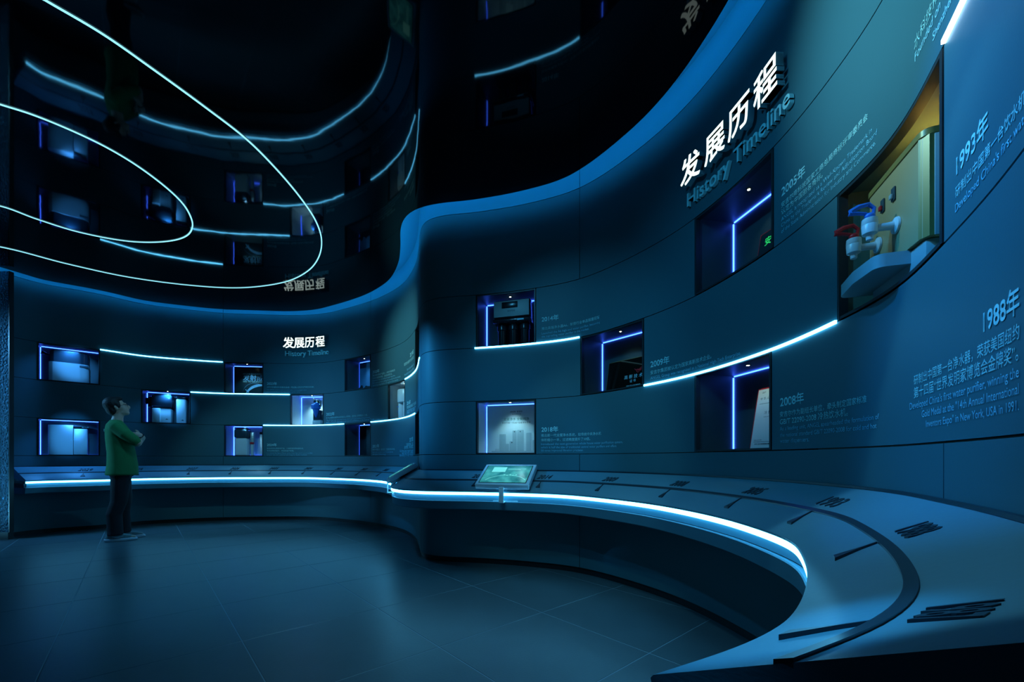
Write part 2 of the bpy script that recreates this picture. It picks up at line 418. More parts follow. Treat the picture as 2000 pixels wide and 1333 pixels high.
# other room sides
def plain_wall(name, pts, m=None):
    mb = MB(); mb.grid([[(x, y, 0), (x, y, ZTOP)] for x, y in pts]); return tag(mb.build(name, m or M['wall'], smooth=False), kind='structure')
plain_wall('wall_front', [(1.6, -2.5), (-8.5, -2.5)], M['skirt']); plain_wall('wall_rear_return', [(.30, .225), (.36, -.02), (1.6, -.35), (1.6, -2.5)], M['skirt'])
pb = W(S_BEG, 0, 0)
plain_wall('wall_side', [(-8.5, -2.5), (-8.5, 5.9), (pb.x-.2, 5.9)], M['skirt'])
# floor: grout bed and square tiles
fl = empty('floor'); tag(fl, kind='structure')
mb = MB(); mb.face([(-9, -3, -.0012), (3, -3, -.0012), (3, 8, -.0012), (-9, 8, -.0012)]); mb.build('grout_bed', M['grout'], fl, smooth=False)
TS = .79; ua = Vector((.7522, .659)); va = Vector((-.659, .7522))
mb = MB(); g = .0020
mb.box(g, g, -.02, TS-g, TS-g, 0, r=.0015, seg=1); t0 = mb.build('tile', M['tile'], fl, smooth=False); tile_me = t0.data
first = True
ang = math.atan2(ua.y, ua.x)
for i in range(-14, 6):
    for j in range(-8, 14):
        p0 = -.353+i*TS; q0 = 2.0+j*TS; c = ua*(p0+TS/2)+va*(q0+TS/2)
        if not (-8.9 < c.x < 1.9 and -2.9 < c.y < 7.6): continue
        # skip tiles that lie wholly behind the wall
        best = min(((CUR[k]-c).length, k) for k in range(0, len(CUR), 6))
        t = TAN[best[1]]; side = (c-CUR[best[1]]).dot(Vector((t.y, -t.x)))
        if side < -.62: continue
        if c.x > 1.0 and c.y < .3: continue
        o = t0 if first else link(bpy.data.objects.new('tile', tile_me), fl)
        first = False
        b = ua*p0+va*q0; o.location = (b.x, b.y, 0); o.rotation_euler = (0, 0, ang)
# rippled glass screen on the left edge
o = empty('water_screen', (-6.37, 5.40, 0)); tag(o, 'tall sparkling blue rippled glass screen at the left edge of the room', 'glass screen')
mb = MB(); mb.box(-2.1, 0, .09, 0, .04, 3.40); mb.build('rippled_pane', M['ripple'], o, smooth=False)
mb = MB(); mb.box(-2.1, -.01, 0, .0, .05, .09); mb.box(0.0005, -.005, .09, .012, .045, 3.40); mb.build('edge_frame', M['frame'], o, smooth=False)
spot('screen_light', (-7.9, 4.35, 2.9), (-6.5, 5.38, 1.8), 200, (.12, .50, 1), 70, .8, .15)  # unseen fill added to make the ripples sparkle
spot('screen_fill_low', (-7.8, 4.4, .2), (-6.5, 5.38, .9), 90, (.12, .60, 1), 60, .8, .15)  # second added fill, for the lower part of the pane

# ------------------------------------------------------------------ light strips along the wall joints
def wall_led(name, s0, s1, z, label, m=None, w=.014):
    k = max(2, int((s1-s0)/.04)); mb = MB()
    rows = [[W(s0+(s1-s0)*i/k, z-w/2, .0005), W(s0+(s1-s0)*i/k, z+w/2, .0005), W(s0+(s1-s0)*i/k, z+w/2, .009), W(s0+(s1-s0)*i/k, z-w/2, .009)] for i in range(k+1)]
    vs = mb.grid(rows, True); mb.bm.faces.new(vs[0]); mb.bm.faces.new(vs[-1])
    o = mb.build(name, m or M['led'], smooth=False); tag(o, label, 'light strip', 'light strips along the wall joints'); return o
LN = 'wall_light_strip'
wall_led(LN, SL(195.5), SL(435), ZR[3], 'top left cyan light strip running right from the white purifier niche')
wall_led(LN, SL(372.5), SL(566), ZR[2], 'cyan light strip between the two-purifier niche and the chrome tap niche')
wall_led(LN, SL(514.5), SL(672), ZR[1], 'cyan light strip right of the niche with the red valve')
wall_led(LN, SL(724.5), SL(811), ZR[1], 'short low cyan light strip curving under the white jug dispenser')
wall_led(LN, SL(791.5), S_CUT, ZR[2], 'short upper cyan light strip curving behind the rounded wall corner')
wall_led(LN, SR(927.5), SR(1132), ZR[2], 'cyan light strip under the three-canister purifier niche')
wall_led(LN, SR(1258.5), SR(1635), ZR[1], 'long bright cyan light strip over the certificate niche')
wall_led(LN, SR(1847), SMAX-.05, ZR[2], 'white light strip at the top right corner beyond the tan dispenser niche', M['ledw'], .011)

# ------------------------------------------------------------------ wall lettering
def wline(s0, z0, body, width=None, size=None, bold=0, out=None, align='L'):
    vs, fs, wd = glyphs(body, bold)
    k = size or width/wd
    if align == 'R': s0 = s0-wd*k
    off = len(out[0])
    for v in vs: out[0].append(W(s0+v.x*k, z0+v.y*k, .0015))
    for f in fs: out[1].append([i+off for i in f])
def block(name, fn, lines, parent, r=0):
    """lines: (x left, x right, base line y at the left, text, bold)"""
    for kind in (0, 1):
        out = ([], [])
        for ln in lines:
            x0, x1, y, body, k = ln[:5]
            if (k == 2) != (kind == 1): continue
            s0, s1 = fn(x0), fn(x1)
            if s1-s0 < .005: continue
            wline(s0, Z(y, s0), body, width=s1-s0, bold=(.045, .018, .012)[k], out=out)
        if out[0]:
            o = mesh_obj(name if kind == 0 else 'small_print', out[0], out[1], M['print' if kind == 0 else 'print2'], parent); tag(o, kind='stuff')
L_, R_ = wall_left, wall_right
block('year_text', SL, [(521.4, 541, 752, '2023年', 0), (521.2, 613.8, 757.8, 'APCM抗菌材料搭载双曲线一号运载火箭成功开展空间实验。', 1), (521, 599, 762.9, 'The APCM antimicrobial material underwent successful space', 2), (521, 586.6, 766.6, 'experiments aboard the Hyperbola-1 carrier rocket', 2)], L_)
block('year_text', SL, [(521.4, 540.6, 871.8, '2024年', 0), (521.2, 593, 877.6, '推出空间大师系列产品，小体积获世界纪录认证，', 1), (521.2, 574.4, 882.3, '专利分体式设计，灵活安装不受限。', 1), (521, 610, 886.5, 'Introduced the Space Master series, featuring a world-record-certified', 2), (521, 600, 890, 'compact size and a patented split design for flexible installation.', 2)], L_)
block('year_text', SL, [(637.3, 653.4, 812.6, '2022年', 0), (637.3, 718, 818.4, 'X-Tech超能全屋净水系列成功上市热销，荣获壹火箭钢铁侠人工焦。', 1), (637.3, 722.5, 823, 'The X-Tech high-end whole house water purification series achieved launch', 2), (637.3, 731, 827, 'with a feature and won a permanent exhibition at the Science Tower', 2)], L_)
block('year_text', SL, [(728.3, 741, 730.2, '2020年', 0), (728.3, 771.6, 736, '首创超大净水产品线——安全升级新标准', 1), (728.3, 766.3, 741.2, '全国共建服务网络，引领净水新方向。', 1), (728.3, 772, 745.6, 'Launched the new series of super large flow', 2), (728.3, 782.4, 750.4, 'RO water purifiers, setting the standard for the industry', 2), (728.3, 777.8, 755, 'winning a reputation throughout the country', 2)], L_)
block('year_text', SL, [(727.8, 740.5, 874.8, '2021年', 0), (727.8, 771.6, 880.3, '携手中国航天（航天员）打造航天净水科技。', 1), (727.8, 767.4, 885.2, 'Built a wide aerospace research institute with the', 2), (727.8, 753.6, 889.4, 'Aerospace Chinese Energy', 2)], L_)
block('year_text', SL, [(801, 808, 698.6, '2019年', 0), (789.5, 808.5, 715.5, '家用净水器市场份额领先', 1), (795, 808.5, 725, 'first in the market for', 2), (790, 808.5, 735, 'household water purifiers', 2)], L_)
block('year_text', SL, [(795, 802, 792, '2016年', 0), (795, 813, 799, '推出新品净水器，为行业先驱', 1), (795, 812, 804.5, 'Launched the new water purifier', 2), (795, 811, 809, 'ahead of the industry', 2)], L_)
block('year_text', SL, [(800, 807, 863.8, '2017年', 0), (793, 807, 871.8, '三级研发体系，强。', 1), (790, 807, 877, '国内首批，净水实验室。', 1), (781, 807.3, 883.8, 'A three level research system', 2), (785, 807.3, 888, 'was built with a certified', 2), (780.5, 807.3, 892, 'laboratory for water treatment', 2)], L_)
block('year_text', SR, [(1058, 1091, 629, '2014年', 0), (1058, 1171, 645, '推出高端净水器A6，斩获行业单品销量冠军', 1), (1058, 1172, 653.8, 'Launched the A6 high-end water purifier, becoming', 2), (1058, 1150.5, 660, 'the top-selling water purifier in the market.', 2)], R_)
block('year_text', SR, [(1057.6, 1090.3, 844, '2018年', 0), (1057, 1174.4, 853.7, '推出新一代全屋净水系统，较传统中央净水机', 1), (1057, 1153, 862.5, '体积缩小一半，过滤精度提升了50倍。', 1), (1057, 1216.5, 870, 'Introduced the next-generation whole house water purification system,', 2), (1057, 1204, 876.4, 'which is half the size of traditional central water purifiers and offers', 2), (1057, 1139.7, 882.6, '50 times improved filtration precision.', 2)], R_)
block('year_text', SR, [(1270.7, 1307.7, 718.4, '2009年', 0), (1270.7, 1389.7, 732, '安吉尔集团被认定为国家高新技术企业。', 1), (1270.7, 1447, 741.9, 'ANGEL Group was recognized as a National High-Tech Enterprise.', 2)], R_)
block('year_text', SR, [(1524.3, 1570.5, 794.7, '2008年', 0), (1523.7, 1693.4, 814.7, '安吉尔作为副组长单位，牵头制定国家标准', 1), (1523.7, 1657, 829.6, 'GB/T 22090-2008 冷热饮水机。', 1), (1523.7, 1717.6, 842, 'As a leading unit, ANGEL spearheaded the formulation of', 2), (1523.7, 1713, 854.3, 'the national standard GB/T 22090-2008 for cold and hot', 2), (1523.7, 1581, 866, 'water dispensers.', 2)], R_)
block('year_text', SR, [(1527, 1573, 384.5, '2005年', 0), (1526.5, 1695.5, 406, '安吉尔商标被国家工商总局商标评审委员会', 1), (1526.5, 1607.5, 420, '认定为中国驰名商标。', 1), (1526.5, 1704, 433, 'ANGEL is recognized as a Well-Known Trademark in', 2), (1526.5, 1714, 444.5, 'China by the Trademark Review and Adjudication Board', 2), (1526.5, 1711, 456.5, 'of the State Administration for Industry and Commerce.', 2)], R_)
block('year_text', SR, [(1922, 1993, 649.3, '1988年', 0), (1786, 1993, 751.8, '研制出中国第一台净水器，荣获美国纽约', 1), (1786, 1991, 777.3, '第十四届“世界发明家博览会金牌奖”。', 1), (1777.8, 1992, 801, "Developed China's first water purifier, winning the", 2), (1801.5, 1992, 815.9, 'Gold Medal at the "14th Annual International', 2), (1809.7, 1992, 835, 'Inventors Expo" in New York, USA in 1991.', 2)], R_)
def sized(x0, x1, y, ref, full, bold, out):
    s0, s1 = SR(x0), SR(x1); wd = glyphs(ref, bold)[2]; wline(s0, Z(y, s0), full, size=(s1-s0)/wd, bold=bold, out=out)
out = ([], []); sized(1869, 1931.7, 342.6, '1993年', '1993年', .045, out); sized(1867.3, 1949, 386.6, '研制出中国第一', '研制出中国第一台饮水机', .018, out)
tag(mesh_obj('year_text', out[0], out[1], M['print'], R_), kind='stuff')
out = ([], []); sized(1867, 1953, 416, "Developed China's", "Developed China's first water dispenser", .012, out); tag(mesh_obj('small_print', out[0], out[1], M['print2'], R_), kind='stuff')
out = ([], []); sized(1786.8, 1833, 98, '水科技和', '水科技和服务', .006, out); tag(mesh_obj('year_text', out[0], out[1], M['print'], R_), kind='stuff')
out = ([], []); sized(1788, 1838, 121, 'Founded on', 'Founded on October in', 0, out); sized(1823, 1862, 81, 'Shenzhen', 'Shenzhen, 1987', 0, out); tag(mesh_obj('small_print', out[0], out[1], M['print2'], R_), kind='stuff')

# ------------------------------------------------------------------ raised signs
def raised_char(name, ch, s0, z0, size, depth, off, bold, mats, parent, kx=1.0):
    vs, fs, wd = glyphs(ch, bold, 4, extrude=.5)
    sm = s0+wd*size*kx/2; o = W(sm, z0, off); t = tng(sm); x_ax = Vector((t.x, t.y, 0)); z_ax = Vector((t.y, -t.x, 0))
    me = bpy.data.meshes.new(name)
    me.from_pydata([tuple(o+x_ax*((v.x-wd/2)*size*kx)+Vector((0, 0, v.y*size))+z_ax*((v.z+.5)*depth)) for v in vs], [], fs); me.update()
    for m in mats: me.materials.append(m)
    if len(mats) > 1:
        zmax = .5
        for p in me.polygons: p.material_index = 0 if all(vs[i].z > zmax-1e-3 for i in p.vertices) else 1
    return link(bpy.data.objects.new(name, me), parent), wd*size*kx
def big_sign(fn, xs, ex0, ex_end, zc, label, size=.19, kx=1.0):
    root = empty('history_sign', W(fn(xs[0]), zc, 0)); tag(root, label, 'sign', 'raised title signs')
    def keep(o):
        o.matrix_parent_inverse = Matrix.Translation(root.location).inverted(); return o
    for ch, x in zip('发展历程', xs):
        o, _ = raised_char('character', ch, fn(x), zc-size*.37, size, .040, .022, .045, (M['sign'], M['signside']), root, kx); keep(o)
        s = fn(x)+size*.45
        p = W(s, zc, .005); mb = MB(); t = tng(s); 
        for dz in (-.04, .04):
            mb = MB(); mb.tube([W(s, zc+dz, .001), W(s, zc+dz, .03)], .004, 6); mb.build('stand_off', M['signside'], o)
    s0, s1 = fn(ex0), fn(ex_end)
    total = glyphs('History Timeline', .02)[2]; k = (s1-s0)/total; s = s0
    adv = {}
    for i, ch in enumerate('History Timeline'):
        if ch == ' ': continue
        pre = glyphs('History Timeline'[:i+1], .02)[2]-glyphs(ch, .02)[2]
        o, _ = raised_char('letter', ch, s0+pre*k, zc-.208, k, .022, .004, .02, (M['letter'],), root); keep(o)
big_sign(lambda x: SL(x, .05), (553.5, 575, 596, 617.5), 555.5, 638.5, 2.955, 'glowing white Chinese title sign with small blue English line on the far left wall')
big_sign(lambda x: SR(x, .05), (1332, 1379, 1425, 1475.5), 1336, 1532.5, 2.925, 'glowing white Chinese title sign with small blue English line on the near right wall')

# ------------------------------------------------------------------ niches
ND = .29
def niche(key, label, inner='dark', led=True, spotp=.8, leds='LT', lamp=True, lc=(.55, .95, .9), lv=.42, lens=True):
    row, a, b = N[key]; z0, z1 = ZR[row-1]+.004, ZR[row]-.004
    a += .004; b -= .004
    A, B = W(a, 0, 0), W(b, 0, 0); t = (B-A).normalized(); wd = (B-A).length; nin = Vector((-t.y, t.x, 0))
    root = empty('display_niche', (A.x, A.y, z0), (0, 0, math.atan2(t.y, t.x))); tag(root, label, 'niche', 'lit display niches in the curved wall')
    inv = Matrix.Translation(root.location) @ Euler((0, 0, math.atan2(t.y, t.x))).to_matrix().to_4x4(); inv = inv.inverted()
    def loc(p): return inv @ p
    h = z1-z0; n = 14
    fr = [loc(W(a+(b-a)*i/n, z0, 0)) for i in range(n+1)]       # floor front edge in local coordinates
    im = M[inner]
    def curved(zz, nm):
        mb = MB(); mb.grid([[(p.x, p.y, zz), (p.x, ND, zz)] for p in fr]); return mb.build(nm, im, root)
    curved(0, 'niche_floor'); curved(h, 'niche_roof')
    MBx = MB(); MBx.grid([[(0, 0, 0), (0, 0, h)], [(0, ND, 0), (0, ND, h)]]); MBx.build('side_panel', im, root)
    MBx = MB(); MBx.grid([[(wd, 0, 0), (wd, 0, h)], [(wd, ND, 0), (wd, ND, h)]]); MBx.build('side_panel', im, root)
    MBx = MB(); MBx.grid([[(0, ND, 0), (0, ND, h)], [(wd, ND, 0), (wd, ND, h)]]); MBx.build('back_panel', im, root)
    # slim dark frame
    fw = .011
    mb = MB()
    for zz0, zz1 in ((0, fw), (h-fw, h)):
        mb.grid([[(p.x, p.y-.002, zz0), (p.x, p.y-.002, zz1), (p.x, p.y+.03, zz1), (p.x, p.y+.03, zz0)] for p in fr], True)
    mb.box(0, -.002, 0, fw, .03, h); mb.box(wd-fw, -.002, 0, wd, .03, h)
    mb.build('frame', M['frame'], root, smooth=False)
    if led:
        mb = MB(); e = .007
        if 'L' in leds: mb.box(.001, ND-e-.001, .012, e+.001, ND-.001, h-.012)
        if 'R' in leds: mb.box(wd-e-.001, ND-e-.001, .012, wd-.001, ND-.001, h-.012)
        if 'T' in leds: mb.box(.012, ND-e-.001, h-e-.001, wd-.012, ND-.001, h-.001)
        if 'B' in leds: mb.box(.012, ND-e-.001, .001, wd-.012, ND-.001, e+.001)
        tag(mb.build('light_strip', M['ledb'], root, smooth=False))
    if lamp:
        if lens: mb = MB(); mb.lathe([(.016, h-.004), (.016, h-.0005)], (wd*.52, ND*lv, 0)); d = mb.build('downlight', M['frame'], root)
        if lens: mb = MB(); mb.lathe([(.008, h-.0055), (.008, h-.0045)], (wd*.52, ND*lv, 0)); mb.build('lamp_lens', M['lamp'], d)
        l = bpy.data.lights.new('niche_lamp', 'SPOT'); l.energy = spotp; l.color = lc; l.spot_size = math.radians(95 if lv > .1 else 150); l.spot_blend = .9; l.shadow_soft_size = .012
        lo = bpy.data.objects.new('niche_lamp', l); link(lo, root); lo.location = (wd*.52, ND*min(lv, .42), h-.02); lo.rotation_euler = (math.radians(14), 0, 0)
    return root, wd, h
def put(key, name, label, cat, x=0, y=0, z=0, rot=0):
    r, wd, h = NR[key]
    o = empty(name, r.location, (0, 0, r.rotation_euler.z+rot)); m = Matrix.Translation(r.location) @ Euler((0, 0, r.rotation_euler.z)).to_matrix().to_4x4()
    o.location = m @ Vector((x, y, z+.0015)); tag(o, label, cat); return o
NR = {}
NR['white_dark'] = niche('white_dark', 'blue lit niche at top left above the person holding a purifier with dark top', 'dark', leds='LT', spotp=13, lc=(.05, .33, 1), lv=.07)
NR['wide_white'] = niche('wide_white', 'blue lit lower left niche beside the person holding a wide white purifier', 'dark', leds='LTRB', spotp=13, lc=(.05, .33, 1), lv=.07)
NR['pair'] = niche('pair', 'niche right of the person holding two purifier units side by side', 'dark', leds='LT', spotp=13, lc=(.06, .38, 1), lv=.07)
NR['rocket'] = niche('rocket', 'niche on the far left wall with the rocket launch poster', 'dark', leds='LT', spotp=6, lc=(.3,.75,1), lv=.3)
NR['reds'] = niche('reds', 'bright niche below the rocket poster holding a dark-topped purifier with a red valve', 'pale', leds='LTB', spotp=12, lc=(.3, .75, 1), lv=.12)
NR['chrome'] = niche('chrome', 'bright niche below the far title sign holding a chrome headed filter', 'pale', leds='LT', spotp=12, lc=(.4, .85, 1))
NR['night'] = niche('night', 'upper dark niche right of the far title with a night sky picture', 'dark', leds='LT', spotp=2, lc=(.2,.6,1))
NR['machine'] = niche('machine', 'lower dark niche right of the far text with a blue machine picture', 'dark', leds='LT', spotp=2, lc=(.2,.6,1))
NR['jug'] = niche('jug', 'pale niche holding a white two column dispenser beside the rounded corner', 'pale', led=False, spotp=9, lc=(.5, .85, 1))
NR['sliver_top'] = niche('sliver_top', 'upper empty niche seen as a dark sliver beside the rounded corner', 'dark', led=False, lamp=False)
NR['sliver_low'] = niche('sliver_low', 'lower empty niche seen as a dark sliver beside the rounded corner', 'dark', led=False, lamp=False)
NR['canister'] = niche('canister', 'upper niche right of the rounded corner holding a three-canister purifier', 'dark', leds='LTR', spotp=1)
NR['skyline'] = niche('skyline', 'lower niche right of the rounded corner with a white product poster', 'pale', leds='LT', spotp=4, lc=(.4,.85,.95))
NR['plaque'] = niche('plaque', 'middle niche with a black glossy plaque and red emblem', 'dark', leds='LT', spotp=.6)
NR['green'] = niche('green', 'dark niche under the near title sign with a red edged plaque', 'dark', leds='LT', spotp=.5)
NR['certificate'] = niche('certificate', 'niche under the long light strip with a white certificate', 'dark', leds='LT', spotp=.7)
NR['dispenser'] = niche('dispenser', 'large near niche on the right holding a tan water dispenser', 'olive', led=False, spotp=3.2, lc=(1, .92, .55), lens=False)

def arc_pts(cx, cy, r, a0, a1, n=10): return [(cx+r*math.cos(math.radians(a0+(a1-a0)*i/n)), cy+r*math.sin(math.radians(a0+(a1-a0)*i/n))) for i in range(n+1)]
def flat_text(body, size, x, z, y, m, parent, name='lettering', bold=0, width=None, tilt=0, z0=0, kind='stuff'):
    """text lying in the local x-z plane, facing -y; tilt leans the plane back about height z0"""
    vs, fs, wd = glyphs(body, bold); k = width/wd if width else size
    c, s_ = math.cos(tilt), math.sin(tilt)
    P = []
    for v in vs:
        zz = z+v.y*k-z0; P.append((x+v.x*k, y+zz*s_, z0+zz*c))
    o = mesh_obj(name, P, fs, m, parent); tag(o, kind=kind); return o
# --- purifier with dark top (top left)
o = put('white_dark', 'water_purifier', 'squat white purifier with a wide dark smoked top in the top left niche', 'purifier')
mb = MB(); mb.prism([(.10, .07), (.10, .26), (.50, .26), (.50, .12)]+arc_pts(.40, .13, .10, -10, -90, 6)+[(.14, .03)], 0, .275, 'z'); mb.build('body', M['white'], o)
mb = MB(); mb.prism([(.11, .08), (.11, .255), (.495, .255), (.495, .13)]+arc_pts(.40, .135, .095, -10, -90, 6)+[(.15, .04)], .277, .43, 'z'); mb.build('smoked_tank', M['smoke'], o)
mb = MB(); mb.prism([(.12, .09), (.12, .25), (.485, .25), (.485, .13)]+arc_pts(.39, .135, .09, -10, -90, 6)+[(.15, .05)], .431, .445, 'z'); mb.build('lid', M['black'], o)
mb = MB(); mb.box(.405, .029, .225, .495, .1, .255, .003); mb.build('label_plate', M['ink'], o)
mb = MB(); mb.tube([(.06, .15, .40), (.03, .15, .42), (.02, .15, .395), (.11, .16, .38)], .013, 8, caps='round'); mb.build('hose', M['black'], o)
# --- wide white purifier
o = put('wide_white', 'water_purifier', 'wide all-white purifier with a black display corner in the lower left niche', 'purifier')
mb = MB(); mb.prism([(.10, .26)]+arc_pts(.19, .125, .10, 180, 270, 8)+[(.34, .025), (.34, .26)], .012, .43, 'z'); mb.build('tank', M['white'], o)
mb = MB(); mb.box(.343, .03, .012, .485, .26, .385, .008); mb.build('front_block', M['white'], o)
mb = MB(); mb.box(.343, .028, .388, .480, .25, .428, .006); d = mb.build('display', M['black'], o)
flat_text('RO 8:08', .02, .43, .40, .0275, M['print'], o, 'display_text')
flat_text('X-Pro', .03, .31, .21, .0225, M['print'], o, 'model_text')
mb = MB(); mb.box(.10, .05, 0, .485, .25, .012); mb.build('foot', M['ink'], o)
# --- pair
o = put('pair', 'water_purifier', 'purifier with dark smoked head over a white base, left unit of the pair', 'purifier')
mb = MB(); mb.box(.12, .05, 0, .355, .24, .235, .02); mb.box(.12, .02, 0, .22, .06, .235, .01); mb.build('base', M['white'], o)
mb = MB(); mb.box(.10, .04, .255, .37, .24, .445, .025); mb.build('smoked_head', M['smoke'], o)
mb = MB(); mb.box(.13, .06, .235, .34, .23, .256); mb.build('neck', M['black'], o)
mb = MB(); mb.box(.14, .06, .446, .35, .22, .462, .004); mb.build('lid', M['smoke'], o)
mb = MB(); mb.box(.02, .10, .30, .1, .18, .40, .012); mb.box(.06, .07, .25, .12, .20, .42, .012); mb.build('side_bracket', M['black'], o)
mb = MB(); mb.prism([(.28, .06), (.30, .075), (.32, .06)], .048, .05, 'y'); mb.build('emblem', M['ink'], o)
o = put('pair', 'water_purifier', 'slim white unit with black cap, right unit of the pair', 'purifier')
mb = MB(); mb.box(.415, .06, 0, .545, .24, .40, .02); mb.build('body', M['white'], o)
mb = MB(); mb.box(.413, .058, .401, .547, .242, .440, .015); mb.build('cap', M['black'], o)
mb = MB(); mb.prism([(.48, .05), (.50, .068), (.52, .05)], .058, .06, 'y'); mb.build('emblem', M['ink'], o)
# --- rocket poster
def poster(key, label, m, x0=.0, x1=None, z0=0, z1=None, y=ND-.012, name='poster', frame=None):
    r, wd, h = NR[key]; x1 = x1 or wd-.004; z1 = z1 or h-.012
    o = put(key, name, label, 'poster', 0, 0, 0)
    mb = MB(); mb.box(x0+.011, y-.003, z0, x1-.008, y, z1); mb.build('sheet', m, o, smooth=False); return o, wd, h, y-.0045
o, wd, h, py = poster('rocket', 'dark space poster with glowing launch headline over the planet curve', M['posterdark'])
def arc_band(cx, cz, r0, r1, a0, a1, y, n=24, clip=None):
    mb = MB(); rows = []
    for i in range(n+1):
        a = math.radians(a0+(a1-a0)*i/n); rr = r0+(r1-r0)*math.sin(PI*i/n)**.7
        rows.append([(cx+r0*math.cos(a), y, cz+r0*math.sin(a)), (cx+rr*math.cos(a), y, cz+rr*math.sin(a))])
    mb.grid(rows); return mb
flat_text('发射成功', .1, .155, .265, py, M['pale2'], o, 'headline', .03, width=.44)
flat_text('双曲线一号遥六运载火箭发射任务圆满完成', .02, .155, .236, py, M['print'], o, 'small_print', width=.40)
flat_text('A P C M 抗 菌 材 料 搭 载 火 箭 飞 天', .02, .155, .37, py, M['print2'], o, 'small_print', width=.42)
arc_band(.34, .03, .190, .193, 20, 172, py).build('orbit_line', M['pale2'], o)
arc_band(.43, -.04, .245, .20, 60, 165, py).build('planet_limb', M['pale2'], o)
mb = MB(); mb.prism([(.19, .105), (.20, .11), (.255, .075), (.25, .06)], py, py-.001); mb.prism([(.235, .05), (.245, .045), (.25, .10), (.24, .10)], py, py-.001); mb.build('satellite', M['pale2'], o)
# --- reds
o = put('reds', 'water_purifier', 'purifier with black cylindrical top over a white column, beside the red valve', 'purifier')
mb = MB(); mb.box(.135, .03, 0, .33, .19, .30, .03, seg=3); mb.build('body', M['white'], o)
mb = MB(); mb.box(.125, .02, .30, .34, .20, .455, .035, seg=3); mb.build('dark_top', M['smoke'], o)
mb = MB(); mb.box(.135, .03, .455, .33, .19, .47, .006); mb.build('lid', M['black'], o)
o = put('reds', 'filter_valve', 'tall clear filter tube with bright red valve in the bright niche', 'filter')
mb = MB(); mb.box(.345, .12, .235, .395, .19, .40, .01); mb.build('clear_tube', M['silver'], o)
mb = MB(); mb.box(.338, .12, .200, .388, .17, .235, .006); mb.build('valve', M['red'], o)
mb = MB(); mb.box(.345, .13, 0, .385, .18, .20, .004); mb.build('lower_tube', M['pale'], o)
o = put('reds', 'panel_unit', 'flat white panel unit with dark display at the right of the bright niche', 'purifier')
mb = MB(); mb.box(.46, .2, .03, .60, .28, .41, .006); mb.build('body', M['white'], o)
mb = MB(); mb.box(.46, .197, .375, .60, .1995, .41); mb.build('display', M['black'], o, smooth=False)
# --- chrome filter
o = put('chrome', 'tap_filter', 'white filter stand with dark window and chrome tap head', 'filter')
mb = MB(); mb.box(.315, .12, 0, .47, .25, .09, .015); mb.build('base', M['white'], o)
mb = MB(); mb.box(.325, .13, .09, .445, .235, .26, .006); mb.build('window', M['smoke'], o)
mb = MB(); mb.lathe([(.002, .13), (.02, .16), (.04, .22), (.05, .27), (.075, .28), (.078, .34), (.06, .36)], (.38, .13, 0), n=20); mb.build('collar', M['tapblue'], o)
mb = MB(); mb.ball((.42, .15, .40), .055, .05, .05); mb.tube([(.34, .13, .45), (.37, .13, .42), (.36, .13, .37)], [.012, .03, .02], 12, caps='round'); mb.tube([(.42, .14, .43), (.48, .12, .41), (.475, .11, .33)], .02, 10, caps='round'); mb.build('tap_head', M['chrome'], o)
mb = MB(); mb.lathe([(.014, 0), (.014, .02)], (.365, .10, .40), axis='y'); mb.build('knob', M['black'], o)
mb = MB(); mb.tube([(.60, .20, .41), (.585, .2, .36), (.56, .2, .31)], .012, 8); mb.tube([(.56, .2, .31), (.55, .2, .05)], .03, 10); mb.build('side_tube', M['white'], o)
# --- night & machine pictures
o, wd, h, py = poster('night', 'picture of a blue night sky over dark treetops in the upper niche', M['posterblue'])
mb = MB()
for i in range(16): mb.ball((.03+.038*i, py-.001, .07+.02*math.sin(i*1.7)), .035, .002, .03+.015*math.sin(i*2.3), seg=8)
mb.box(.02, py-.0015, .002, wd-.02, py-.0005, .07); mb.build('tree_line', M['posterdark'], o)
o, wd, h, py = poster('machine', 'picture of pale machinery on dark blue in the lower niche', M['posterdark'])
mb = MB(); mb.ball((.47, py-.001, .24), .10, .002, .07, seg=12); mb.box(.36, py-.002, .30, .52, py-.001, .33, 0); mb.ball((.42, py-.001, .35), .05, .002, .02, seg=10); mb.ball((.40, py-.001, .09), .09, .002, .012, seg=10); mb.build('machine_shape', M['posterblue'], o)
# --- jug dispenser
o = put('jug', 'water_dispenser', 'white dispenser of two columns under a wide round cap, near the rounded corner', 'dispenser')
mb = MB(); mb.lathe([(.135, .235), (.14, .25), (.14, .40), (.13, .415)], (.30, .145, 0), n=32, sy=.88); mb.build('cap', M['white'], o)
mb = MB(); mb.lathe([(.062, 0), (.065, .01), (.065, .235)], (.235, .12, 0), n=24); mb.build('column', M['white'], o)
mb = MB(); mb.lathe([(.052, 0), (.055, .01), (.055, .235)], (.375, .12, 0), n=24); mb.build('column', M['white'], o)
mb = MB(); mb.lathe([(.06, .235), (.065, .25), (.065, .40), (.06, .41)], (.47, .16, 0), n=24); mb.lathe([(.045, 0), (.05, .235)], (.48, .17, 0), n=20); mb.build('side_column', M['white'], o)
mb = MB(); mb.box(.20, .05, .17, .235, .056, .18); mb.box(.20, .05, .10, .22, .056, .107); mb.build('mark', M['tapblue'], o)
